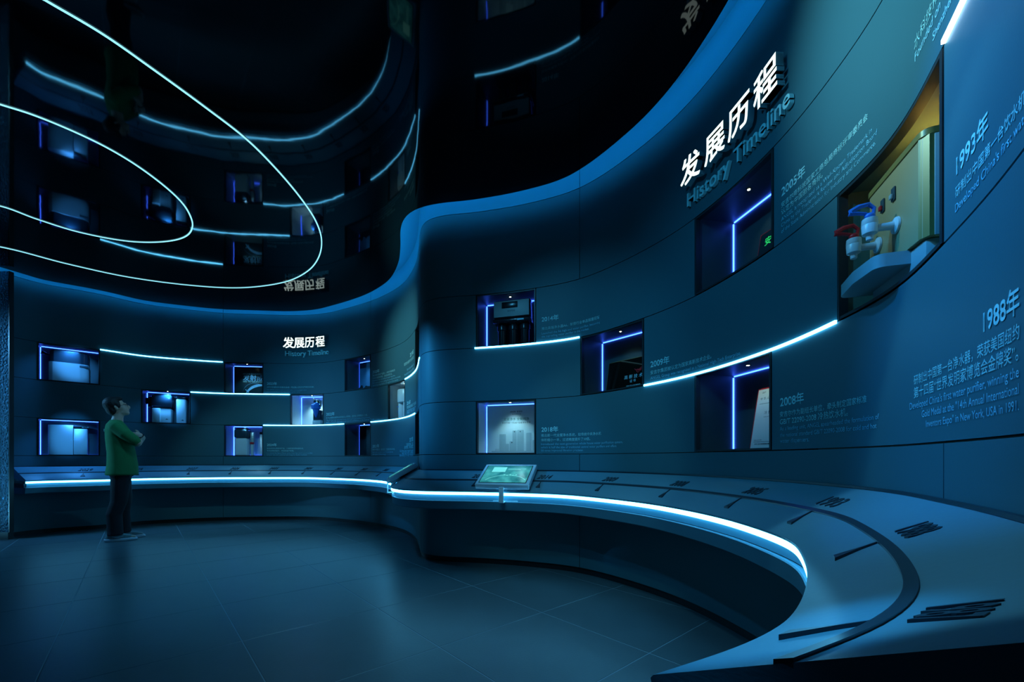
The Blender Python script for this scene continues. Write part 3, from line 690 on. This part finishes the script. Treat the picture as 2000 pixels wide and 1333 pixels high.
# --- three canister purifier
o = put('canister', 'canister_purifier', 'under-sink purifier with pale front and three black canisters', 'purifier')
mb = MB(); mb.box(.155, .05, .275, .525, .215, .455, .018, seg=3); mb.build('head_shell', M['black'], o)
mb = MB(); mb.box(.163, .044, .29, .517, .0495, .443, .002); f = mb.build('pale_front', M['silver'], o)
mb = MB(); mb.box(.245, .0405, .37, .405, .0435, .43, .0012); mb.build('window', M['black'], f)
flat_text('净水专家', .02, .30, .335, .0425, M['ink'], f, 'lettering')
mb = MB(); mb.box(.15, .045, .235, .53, .22, .276, .012); d = mb.build('valve_block', M['black'], o)
mb = MB(); mb.box(.40, .0425, .247, .465, .0445, .262); mb.build('display', M['print2'], d, smooth=False)
for cx in (.225, .34, .455):
    mb = MB(); mb.lathe([(.03, .006), (.042, .012), (.044, .17), (.052, .175), (.052, .215), (.045, .235)], (cx, .13, 0), n=24); mb.build('canister', M['black'], o)
mb = MB(); mb.box(.17, .06, 0, .51, .21, .006, 0); mb.build('foot_plate', M['black'], o)
# --- skyline poster
o, wd, h, py = poster('skyline', 'white poster of tall pale filter columns with Chinese heading', M['poster'])
flat_text('ANGEL 安吉尔', .02, .26, .425, py, M['ink'], o, 'logo_text', .03, width=.13); flat_text('净水科技引领者', .01, .28, .402, py, M['ink'], o, 'small_print', width=.095)
flat_text('全屋净水 全能纯净', .02, .19, .345, py, M['inkg'], o, 'heading', .02, width=.27); flat_text('安吉尔新一代360°全屋净水系统', .02, .175, .312, py, M['ink'], o, 'sub_heading', 0, width=.30)
for (x0, x1, zt) in ((.145, .215, .205), (.20, .25, .105), (.255, .31, .13), (.285, .33, .24), (.335, .405, .245), (.43, .485, .215), (.495, .54, .14), (.10, .15, .055)):
    mb = MB(); mb.lathe([((x1-x0)/2, .03), ((x1-x0)/2, zt-.008), ((x1-x0)/2*.9, zt)], ((x0+x1)/2, 0, 0), n=16, sy=.03)
    b = mb.build('printed_column', M['pgrey'] if x0 > .14 else M['pale'], o); b.location.y = py-.001
mb = MB(); mb.box(.06, py-.0016, .02, .56, py-.0006, .032); mb.build('printed_ground', M['pgrey'], o, smooth=False)
for x, z in ((.307, .228), (.368, .228), (.28, .118)):
    mb = MB(); mb.lathe([(.006, 0), (.006, .001)], (x, py-.004, z), axis='y'); mb.build('round_mark', M['ink'], o)
# --- black plaque
def lean_plaque(key, name, label, x0, x1, hgt, m_face, m_edge, y0=.17, tilt=12, edge=.006, x0top=None):
    r, wd, h = NR[key]; o = put(key, name, label, 'plaque', x0, y0, 0)
    T = Matrix.Rotation(math.radians(-tilt), 4, 'X')
    mb = MB(); mb.box(0, 0, 0, x1-x0, .012, hgt, .001); mb.bm.transform(T); mb.build('backing', m_edge, o, smooth=False)
    mb = MB(); mb.box(edge, -.0015, edge, x1-x0-edge, -.0002, hgt-edge); mb.bm.transform(T); mb.build('face', m_face, o, smooth=False)
    return o, T
def lean_text(o, T, body, x, z, width, m, bold=0, name='lettering'):
    vs, fs, wd = glyphs(body, bold); k = width/wd
    me = mesh_obj(name, [T @ Vector((x+v.x*k, -.0025, z+v.y*k)) for v in vs], fs, m, o); tag(me, kind='stuff'); return me
o, T = lean_plaque('plaque', 'award_plaque', 'black glossy plaque with a red wing emblem and gold top edge', .11, .60, .30, M['gloss'], M['gold'], y0=.20, tilt=10, edge=.004)
mb = MB()
for k_ in range(5): mb.prism([(.33-.012*k_, .17+.008*k_), (.345-.012*k_, .185), (.385-.006*k_, .255-.018*k_), (.372-.006*k_, .22-.012*k_)], -.004, -.003)
mb.prism(arc_pts(.325, .178, .018, 100, 330, 8)+arc_pts(.325, .178, .010, 330, 100, 8), -.004, -.003)
mb.bm.transform(T); mb.build('wing_emblem', M['red'], o, smooth=False)
lean_text(o, T, '高 新 技 术 企 业', .19, .12, .28, M['print2']); lean_text(o, T, '证 书', .25, .085, .06, M['print2']); lean_text(o, T, 'HIGH-TECH ENTERPRISE', .22, .05, .14, M['print2'])
# --- green plaque
o, T = lean_plaque('green', 'trademark_plaque', 'dark green plaque with red edge and glowing green character', .30, .60, .27, M['posterdark'], M['red'], y0=.19, tilt=10, edge=.007)
lean_text(o, T, '安吉尔', .05, .18, .16, M['green'], .03); lean_text(o, T, '中国驰名商标', .04, .09, .2, M['ink'])
# --- certificate
o, T = lean_plaque('certificate', 'certificate_board', 'white standard certificate with a red border leaning in the niche', .27, .60, .385, M['paper'], M['red'], y0=.18, tilt=10, edge=.009)
lean_text(o, T, '中 华 人 民 共 和 国 国 家 标 准', .035, .31, .26, M['ink']); lean_text(o, T, 'GB/T', .04, .35, .03, M['ink']); lean_text(o, T, '冷 热 饮 水 机', .08, .22, .14, M['ink']); lean_text(o, T, 'Cold and hot water dispensers', .08, .20, .12, M['ink'])
lean_text(o, T, '2008-06-30 发布', .03, .06, .06, M['ink']); lean_text(o, T, '中华人民共和国国家质量监督检验检疫总局 发布', .04, .035, .22, M['ink'], .03)
mb = MB(); mb.box(.03, -.0022, .285, .30, -.0016, .287); mb.box(.03, -.0022, .052, .30, -.0016, .054); mb.bm.transform(T); mb.build('rule_line', M['ink'], o, smooth=False)
# --- tan dispenser
o = put('dispenser', 'water_dispenser', 'tan and gold tabletop water dispenser with red and blue taps', 'dispenser')
mb = MB(); mb.prism([(.12, .26), (.12, .075)]+arc_pts(.145, .075, .025, 180, 270, 4)+arc_pts(.445, .075, .025, 270, 360, 6)+[(.47, .10), (.47, .26)], .10, .405, 'z'); b = mb.build('cabinet', M['bronze'], o)
mb = MB(); mb.prism([(.118, .262), (.118, .075)]+arc_pts(.145, .075, .029, 180, 270, 4)+arc_pts(.445, .075, .029, 270, 360, 6)+[(.474, .262)], .406, .425, 'z'); mb.build('top_trim', M['gold'], o)
mb = MB(); mb.box(.4715, .075, .10, .476, .262, .403, .001); mb.build('side_panel', M['silver'], o)
mb = MB(); mb.prism([(.449, .0485), (.4735, .063), (.4735, .09), (.4712, .09), (.4712, .066), (.449, .0475)], .10, .405, 'z'); mb.build('corner_trim', M['gold'], o)
mb = MB(); mb.prism([(.10, .10), (.10, .02)]+arc_pts(.13, -.005, .03, 180, 260, 6)+[(.25, -.045)]+arc_pts(.355, -.005, .03, 280, 360, 6)+[(.385, .10)], .055, .098, 'z'); tr = mb.build('drip_tray', M['silver'], o)
mb = MB(); mb.prism([(.125, .09), (.125, .02), (.15, -.02), (.25, -.03), (.34, -.02), (.365, .02), (.365, .09)], .0985, .101, 'z'); mb.build('grille', M['ink'], tr)
mb = MB(); mb.box(.13, .06, 0, .46, .25, .10, .01); mb.build('base', M['silver'], o)
def tap(u, zc, m, lab):
    r = MB(); r.lathe([(.027, .049), (.026, .043), (.014, .038), (.012, .02), (.012, -.005)], (u, 0, zc), axis='y', n=20)
    t = r.build('tap', M['white'], o); tag(t, lab)
    r = MB(); r.lathe([(.010, -.040), (.011, -.026), (.021, -.020), (.023, .008), (.022, .010), (.023, .012), (.022, .030), (.010, .034)], (u, -.025, zc+.002), n=20); r.build('spout', M['white'], t)
    r = MB(); r.ball((u, -.025, zc+.042), .016, .016, .012, seg=12)
    loop = [(u, -.015, zc+.046), (u, -.012, zc+.068), (u, -.028, zc+.084), (u, -.055, zc+.080), (u, -.080, zc+.066), (u, -.083, zc+.060), (u, -.060, zc+.058), (u, -.036, zc+.052)]
    r.tube(loop, [.006, .006, .007, .008, .009, .008, .006, .006], 8, caps='round'); r.build('lever', m, t)
tap(.206, .20, M['red'], 'white tap with red lever'); tap(.325, .21, M['tapblue'], 'white tap with blue lever')
for u, m in ((.24, M['red']), (.31, M['silver'])):
    mb = MB(); mb.box(u-.011, .044, .300, u+.011, .0495, .345, .002); s_ = mb.build('switch', M['ink'], o)
    mb = MB(); mb.box(u-.007, .036, .306, u+.007, .0435, .322, .002); mb.build('rocker', m, s_)

# ------------------------------------------------------------------ display counters
KB, KF, RL = .905, .732, .30        # back height, lip height, depth
def WC(s, z, r):
    k = max(0, min(1, (s-(SMAX-1.5))/1.5)); k = k*k*(3-2*k)
    return W(s, z, r*(1+.20*k))
def zt(r, dz=0): return KB-(KB-KF)*r/RL+dz
def sweep(fn, s0, s1, prof, caps=True, step=.04):
    n = max(2, int((s1-s0)/step)); mb = MB(); rows = [[fn(s0+(s1-s0)*i/n, z, r) for r, z in prof] for i in range(n+1)]
    vs = mb.grid(rows, True)
    if caps: mb.bm.faces.new(vs[0]); mb.bm.faces.new(vs[-1])
    return mb
def counter(s0, s1, label, dz, numbers, fn):
    root = empty('display_counter'); tag(root, label, 'counter', 'curved timeline counters')
    sweep(WC, s0, s1, [(.001, KB+dz), (.02, KB+.001+dz), (RL-.004, KF+.004+dz), (RL, KF-.002+dz), (RL-.002, KF-.012+dz), (RL-.03, KF-.016+dz), (.001, KB-.14+dz)]).build('sloping_top', M['top'], root)
    e = .0 if dz else .0
    sweep(WC, s0+.01, s1-.01, [(RL-.030, KF-.018+dz), (RL-.004, KF-.018+dz), (RL-.004, KF-.040+dz), (RL-.030, KF-.040+dz)]).build('light_strip', M['ledc'], root)
    sweep(WC, s0, s1, [(.001, KF-.045+dz), (RL-.045, KF-.045+dz), (RL-.045, KF-.098+dz), (.001, KF-.098+dz)]).build('groove', M['rail'], root)
    sweep(WC, s0, s1, [(.001, KF-.099+dz), (RL-.045, KF-.099+dz), (RL-.014, KF-.092+dz), (RL-.010, KF-.098+dz), (RL-.018, KF-.168+dz), (RL-.03, KF-.176+dz), (.001, KF-.176+dz)]).build('fascia', M['fascia'], root)
    sweep(WC, s0+.02, s1-.02, [(RL-.046, KF-.0185+dz), (RL-.031, KF-.0185+dz), (RL-.031, KF-.0415+dz), (RL-.040, KF-.0935+dz), (RL-.046, KF-.0935+dz)]).build('strip_backing', M['fascia'], root)
    sweep(WC, s0, s1, [(.001, KB+.0015+dz), (.001, KB+.012+dz), (.010, KB+.012+dz), (.010, KB+.0015+dz)]).build('back_lip', M['rail'], root)
    RR = .158
    sweep(WC, s0+.0, s1-.0, [(RR-.008, zt(RR-.008, dz+.0015)), (RR-.008, zt(RR-.008, dz+.012)), (RR+.008, zt(RR+.008, dz+.012)), (RR+.008, zt(RR+.008, dz+.0015))]).build('timeline_rail', M['rail'], root)
    for txt, xr, kind in numbers:
        s = fn(xr, RR) if kind == 0 else kind(xr, RR)
        # pointer: thin neck widening to a wedge
        mb = MB(); lo, hi = [], []
        for r, hw in ((RR+.009, .003), (.195, .003), (.206, .006), (.243, .021), (.245, .021)):
            lo.append(((s-hw), (s+hw), r))
        for dzz, arr in ((.0015, lo), (.012, hi)):
            pass
        rows = []
        for r, hw in ((RR+.009, .003), (.195, .003), (.206, .006), (.246, .021)):
            rows.append([WC(s-hw, zt(r, dz+.0015), r), WC(s+hw, zt(r, dz+.0015), r), WC(s+hw, zt(r, dz+.012), r), WC(s-hw, zt(r, dz+.012), r)])
        vs = mb.grid(rows, True); mb.bm.faces.new(vs[0]); mb.bm.faces.new(vs[-1]); mb.build('pointer', M['rail'], root, smooth=False)
        if txt:
            vs, fs, wd = glyphs(txt, .035, 2, extrude=.5); k = {'1987': .098, '1988': .112}.get(txt, .13)/wd
            P = []
            for v in vs:
                r = .128-v.y*.075; P.append(WC(s+.008-.0+(v.x-wd/2)*k+v.y*.03, zt(r, dz+.0015+(v.z+.5)*.011), r))
            o = mesh_obj('year_number', P, fs, M['rail'], root); tag(o, kind='stuff')
    return root
LNUM = [('2029', 163, 0), ('2028', 268, 0), ('2027', 371, 0), ('2026', 454, 0), ('2025', 530.5, 0), ('2024', 597, 0), ('2023', 655, 0), ('2022', 704, 0), ('2021', 746, 0)]
counter(SL(22), S_CUT-.012, 'long curved left counter under the far wall with raised years 2029 to 2021', .008, LNUM, SL)
last = lambda x, r: S(x, r*1.17, last=True, smin=SR(1700))
RNUM = [('2018', 930, 0), ('2014', 1057, 0), ('2009', 1180, 0), ('2008', 1311, 0), ('2005', 1450, 0), ('1993', 1590, 0), ('1988', 1732, 0), ('1987', 1722, last)]
def SRn(x, r=0): return S(x, r, smin=s_mid-.3)
rc = counter(S_CUT, SMAX, 'curved right counter sweeping to the foreground with raised years 2018 to 1987', 0, RNUM, SRn)
# lit edge at the cut between the counters
mb = MB(); mb.grid([[WC(S_CUT+.001, zt(r)+.002, r), WC(S_CUT+.007, zt(r)+.002, r), WC(S_CUT+.007, zt(r)+.004, r), WC(S_CUT+.001, zt(r)+.004, r)] for r in (.012, .06, .12)], True)
mb.grid([[WC(S_CUT+.001, zt(r)+.002, r), WC(S_CUT+.007, zt(r)+.002, r), WC(S_CUT+.007, zt(r)+.004, r), WC(S_CUT+.001, zt(r)+.004, r)] for r in (.15, .2, .25)], True)
mb.build('edge_light', M['ledcove'], rc)

# ------------------------------------------------------------------ tablet kiosks
def kiosk(s, dz, label):
    p = W(s, 0, 0); t = tng(s); 
    root = empty('touch_tablet', (p.x, p.y, 0), (0, 0, math.atan2(t.y, t.x))); tag(root, label, 'tablet', 'touch tablets on the counters')
    # local frame: x along the wall, -y into the room, z up ; body follows the slope of the counter
    tilt = math.atan2(KB-KF, RL); T = Matrix.Translation((0, -.185, zt(.185, dz)+.062)) @ Matrix.Rotation(tilt, 4, 'X')
    def tb(f, nm, m, par=root, smooth=True):
        mb = MB(); f(mb); mb.bm.transform(T); return mb.build(nm, m, par, smooth=smooth)
    body = tb(lambda m: m.box(-.25, -.175, -.026, .25, .175, .024, .007, seg=3), 'body', M['tablet'])
    tb(lambda m: m.box(-.222, -.148, .0245, .222, .148, .0262), 'bezel', M['black'], body, False)
    scr = tb(lambda m: m.box(-.215, -.141, .0266, .215, .141, .0275), 'screen', M['screenpic'], root, False)
    tb(lambda m: m.box(-.15, .03, .0278, -.02, .115, .0284), 'info_card', M['screen2'], scr, False)
    def arc(m): m.grid([[(.02+(r_)*math.cos(math.radians(a)), -.20+(r_)*.8*math.sin(math.radians(a)), .028) for r_ in (.22, .226)] for a in range(35, 150, 6)])
    tb(arc, 'glow_arc', M['screen2'], scr, False)
    def tl(m):
        for zz, wd_ in ((.085, .17), (.072, .12)): m.box(.0, zz, .0278, wd_, zz+.004, .0282)
        for i in range(5): m.box(-.02+.028*i, -.02-.01*(i % 2), .0278, -.005+.028*i, -.012-.01*(i % 2), .0282)
    tb(tl, 'text_line', M['screen2'], scr, False)
    def leg(m):
        m.box(-.05, -.05, -.045, .05, .05, -.0265, .004)
    tb(leg, 'mount', M['rail'])
    mb = MB(); y0 = -.33; zb = zt(.31, dz)
    mb.box(-.022, -.345, KF-.095+dz, .022, -.333, KF+.035+dz, .004); mb.box(-.022, -.345, KF+.026+dz, .022, -.30, KF+.04+dz, .004); mb.box(-.022, -.345, KF-.1+dz, .022, -.285, KF-.088+dz, .003)
    mb.build('bracket', M['tablet'], root)
    mb = MB(); mb.box(-.10, -.283, KF-.096+dz, .13, -.262, KF-.088+dz, .001); mb.build('slide_bar', M['silver'], root)
    return root
kiosk(SRn(990, .18), 0, 'white framed touch tablet with a teal globe screen on the right counter')
kiosk(S_CUT-.275, .008, 'white touch tablet seen edge-on at the inner end of the left counter')

# ------------------------------------------------------------------ person
def organic(name, build, m, parent, voxel=.010, smooth=4, it=None):
    mb = MB(); build(mb); bm = mb.bm; bmesh.ops.recalc_face_normals(bm, faces=bm.faces)
    me = bpy.data.meshes.new(name); bm.to_mesh(me); bm.free()
    o = bpy.data.objects.new(name, me); COL.objects.link(o)
    r = o.modifiers.new('r', 'REMESH'); r.mode = 'VOXEL'; r.voxel_size = voxel
    sm = o.modifiers.new('s', 'SMOOTH'); sm.factor = .5; sm.iterations = smooth
    dg = bpy.context.evaluated_depsgraph_get(); me2 = bpy.data.meshes.new_from_object(o.evaluated_get(dg)); me2.name = name
    bpy.data.objects.remove(o); me2.materials.clear(); me2.materials.append(m)
    me2.polygons.foreach_set('use_smooth', [True]*len(me2.polygons))
    return link(bpy.data.objects.new(name, me2), parent)
def loft(mb, rings, n=24):
    rows = []
    for cx, cy, z, rx, ry in rings:
        rows.append([(cx+rx*math.copysign(abs(math.cos(2*PI*i/n))**.85, math.cos(2*PI*i/n)), cy+ry*math.copysign(abs(math.sin(2*PI*i/n))**.85, math.sin(2*PI*i/n)), z) for i in range(n)])
    vs = mb.grid(rows, True); mb.bm.faces.new(vs[0]); mb.bm.faces.new(vs[-1])
pr = empty('person', (-4.93, 5.40, 0), (0, 0, math.radians(41))); tag(pr, 'man in green T-shirt, dark trousers and trainers, arms crossed, looking up', 'person')
HM = Matrix.Translation((-.045, 0, 1.665)) @ Matrix.Rotation(math.radians(-20), 4, 'Y')
def hp(x, y, z): return tuple(HM @ Vector((x, y, z)))
def hb(mb, x, y, z, rx, ry, rz, seg=16, rot=0): mb.ball(hp(x, y, z), rx, ry, rz, seg, Matrix.Rotation(math.radians(-20+rot), 4, 'Y'))
def body(mb):
    # head
    hb(mb, -.015, 0, .035, .092, .076, .100); hb(mb, .040, 0, -.03, .052, .058, .082); hb(mb, .056, 0, -.085, .032, .038, .028); hb(mb, .02, 0, -.06, .055, .056, .05)
    mb.tube([hp(.082, 0, .02), hp(.108, 0, -.018), hp(.104, 0, -.032)], [.008, .013, .012], 10, caps='round')
    hb(mb, .076, 0, .03, .018, .052, .012); hb(mb, .085, 0, -.052, .012, .022, .006, 12); hb(mb, .081, 0, -.064, .012, .020, .007, 12)
    for sy in (-1, 1):
        hb(mb, .074, sy*.03, .008, .010, .013, .009, 12); hb(mb, -.012, sy*.076, -.005, .018, .008, .032, 12, 10); hb(mb, -.020, sy*.083, .004, .013, .006, .022, 12)
    # neck, trunk
    mb.tube([(-.06, 0, 1.44), (-.045, 0, 1.54), (-.035, 0, 1.62)], [.070, .054, .054], 16)
    loft(mb, [(-.02, 0, .86, .085, .13), (-.02, 0, .95, .10, .155), (-.01, 0, 1.08, .09, .14), (-.03, 0, 1.25, .105, .16), (-.045, 0, 1.38, .10, .17), (-.06, 0, 1.45, .08, .16), (-.065, 0, 1.49, .05, .09)])
    # legs
    for hy, kx, ax in ((-.085, -.03, -.055), (.085, .01, .015)):
        mb.tube([(-.02, hy, .93), (-.02, hy*1.05, .75), (kx, hy*1.1, .50), (ax-.02, hy*1.15, .36), (ax-.01, hy*1.2, .10)], [.085, .075, .055, .050, .040], 14, caps='round')
        mb.tube([(ax-.04, hy*1.2, .05), (ax+.06, hy*1.25, .045), (ax+.16, hy*1.3, .035)], [.034, .036, .026], 12, caps='round')
    # arms crossed
    mb.tube([(-.06, -.165, 1.43), (.03, -.215, 1.32), (.145, -.215, 1.215)], [.054, .046, .040], 14, caps='round')
    mb.tube([(.145, -.215, 1.215), (.16, -.07, 1.245), (.145, .05, 1.27)], [.041, .037, .027], 14, caps='round')
    mb.tube([(-.06, .165, 1.43), (.04, .215, 1.33), (.15, .215, 1.24)], [.054, .046, .040], 14, caps='round')
    mb.tube([(.15, .215, 1.24), (.185, .05, 1.295), (.165, -.10, 1.325)], [.041, .037, .026], 14, caps='round')
def hand(mb, wrist, d, up, nrm, fl=(.062, .070, .066, .052)):
    wv, d, up, nrm = Vector(wrist), Vector(d).normalized(), Vector(up).normalized(), Vector(nrm).normalized()
    mb.tube([wv-d*.01, wv+d*.035, wv+d*.075], [.027, .030, .031], 12, caps='round')
    for k, L in enumerate(fl):
        b = wv+d*.085+up*(.028-.0185*k); mb.tube([b-d*.02, b+d*L*.45-nrm*.004, b+d*L*.8-nrm*.018, b+d*L*.92-nrm*.034], [.0098, .0092, .0085, .0075], 8, caps='round')
    b = wv+d*.03+up*.03; mb.tube([b, b+d*.03+up*.022, b+d*.058+up*.028-nrm*.006], [.012, .011, .009], 8, caps='round')
def body2(mb):
    body(mb); hand(mb, (.165, -.10, 1.325), (-.45, -1, -.05), (0, 0, 1), (1, -.3, 0)); hand(mb, (.145, .05, 1.27), (-.4, 1, .1), (0, 0, 1), (1, .4, 0))
organic('body', body2, M['skin'], pr, .0065, 3)
def shirt(mb):
    loft(mb, [(-.005, 0, .815, .155, .205), (-.005, 0, .83, .160, .21), (0, 0, .95, .150, .205), (-.01, 0, 1.10, .138, .20), (-.03, 0, 1.25, .132, .20), (-.045, 0, 1.38, .122, .195), (-.06, 0, 1.45, .095, .17), (-.062, 0, 1.49, .066, .10), (-.062, 0, 1.51, .056, .062)], 32)
    for sy in (-1, 1):
        mb.tube([(-.06, sy*.15, 1.42), (.03, sy*.21, 1.325), (.115, sy*.215, 1.245)], [.074, .070, .064], 16, caps='round')
organic('t_shirt', shirt, M['shirt'], pr, .009, 4)
def trousers(mb):
    loft(mb, [(-.01, 0, .80, .115, .165), (-.01, 0, .92, .12, .17), (-.01, 0, 1.0, .10, .15)])
    for hy, kx, ax in ((-.085, -.03, -.055), (.085, .01, .015)):
        mb.tube([(-.01, hy, .90), (-.015, hy*1.05, .75), (kx, hy*1.1, .50), (ax-.02, hy*1.15, .34), (ax-.01, hy*1.2, .13), (ax-.01, hy*1.2, .075)], [.108, .098, .082, .078, .076, .080], 18)
organic('trousers', trousers, M['trousers'], pr, .009, 4)
def hair(mb):
    hb(mb, -.032, 0, .052, .098, .086, .100); hb(mb, -.062, 0, -.008, .062, .074, .078)
    hb(mb, .022, 0, .102, .062, .066, .036)
    for sy in (-1, 1): hb(mb, .008, sy*.071, .03, .032, .014, .045, 12)
organic('hair', hair, M['hair'], pr, .007, 2)
mb = MB()
for sy in (-1, 1):
    c = hp(.112, sy*.034, .008)
    ring = [tuple(HM @ Vector((.096, sy*.032+.022*math.cos(a*PI/8), .008+.018*math.sin(a*PI/8)))) for a in range(17)]
    mb.tube(ring, .0018, 6); mb.tube([hp(.096, sy*.053, .012), hp(.05, sy*.076, .012), hp(-.01, sy*.086, .012)], .0018, 6)
mb.tube([hp(.096, -.010, .012), hp(.098, .010, .012)], .0018, 6)
mb.build('glasses', M['black'], pr)
for sy in (-1, 1):
    mb = MB(); mb.ball(hp(.0825, sy*.03, .009), .0045, .006, .0035, 10); mb.build('pupil', M['black'], pr)
mb = MB(); mb.lathe([(.033, -.012), (.034, 0), (.033, .012)], (0, 0, 0), n=20); wo = mb.build('wristwatch', M['black'], pr)
wo.location = (.168, -.08, 1.322); wo.rotation_euler = (math.radians(90), 0, math.radians(-8))
mb = MB(); mb.box(-.171, -.06, 1.36, -.164, .06, 1.39, .002); mb.build('shirt_print', M['print'], pr)
for (ax, hy) in ((-.065, -.102), (.01, .102)):
    mb = MB(); loft(mb, [(ax+.055, hy, .001, .150, .047), (ax+.055, hy, .012, .158, .052), (ax+.05, hy, .030, .155, .050), (ax+.048, hy, .036, .148, .046)], 28); sh0 = mb
    sole = sh0.build('sole', M['sole'], None)
    def upper(mb, ax=ax, hy=hy):
        loft(mb, [(ax+.05, hy, .032, .145, .044), (ax+.045, hy, .052, .138, .044), (ax+.02, hy, .075, .105, .042), (ax-.012, hy, .095, .066, .040), (ax-.02, hy, .115, .055, .038)], 24)
    sh = organic('trainer', upper, M['shoe'], pr, .006, 3); sole.parent = sh
    mb = MB(); mb.grid([[(ax+x, hy-.0485, z), (ax+x, hy-.0485, z+h_)] for x, z, h_ in ((-.03, .062, .004), (0, .050, .010), (.025, .046, .012), (.055, .052, .008), (.08, .064, .002))]); mb.build('swoosh_mark', M['sole'], sh)
    mb = MB()
    for i in range(4): mb.tube([(ax+.03+.02*i, hy-.03, .082-.006*i), (ax+.045+.02*i, hy, .092-.007*i), (ax+.03+.02*i, hy+.03, .082-.006*i)], .004, 6, caps='round')
    mb.build('laces', M['sole'], sh)

bpy.data.objects.remove(_to); 
for o in list(bpy.data.objects):      # plain names for lamps and added fills, one kind each
    if o.type == 'LIGHT':
        o.name = 'niche_lamp' if o.parent else 'spot_lamp'
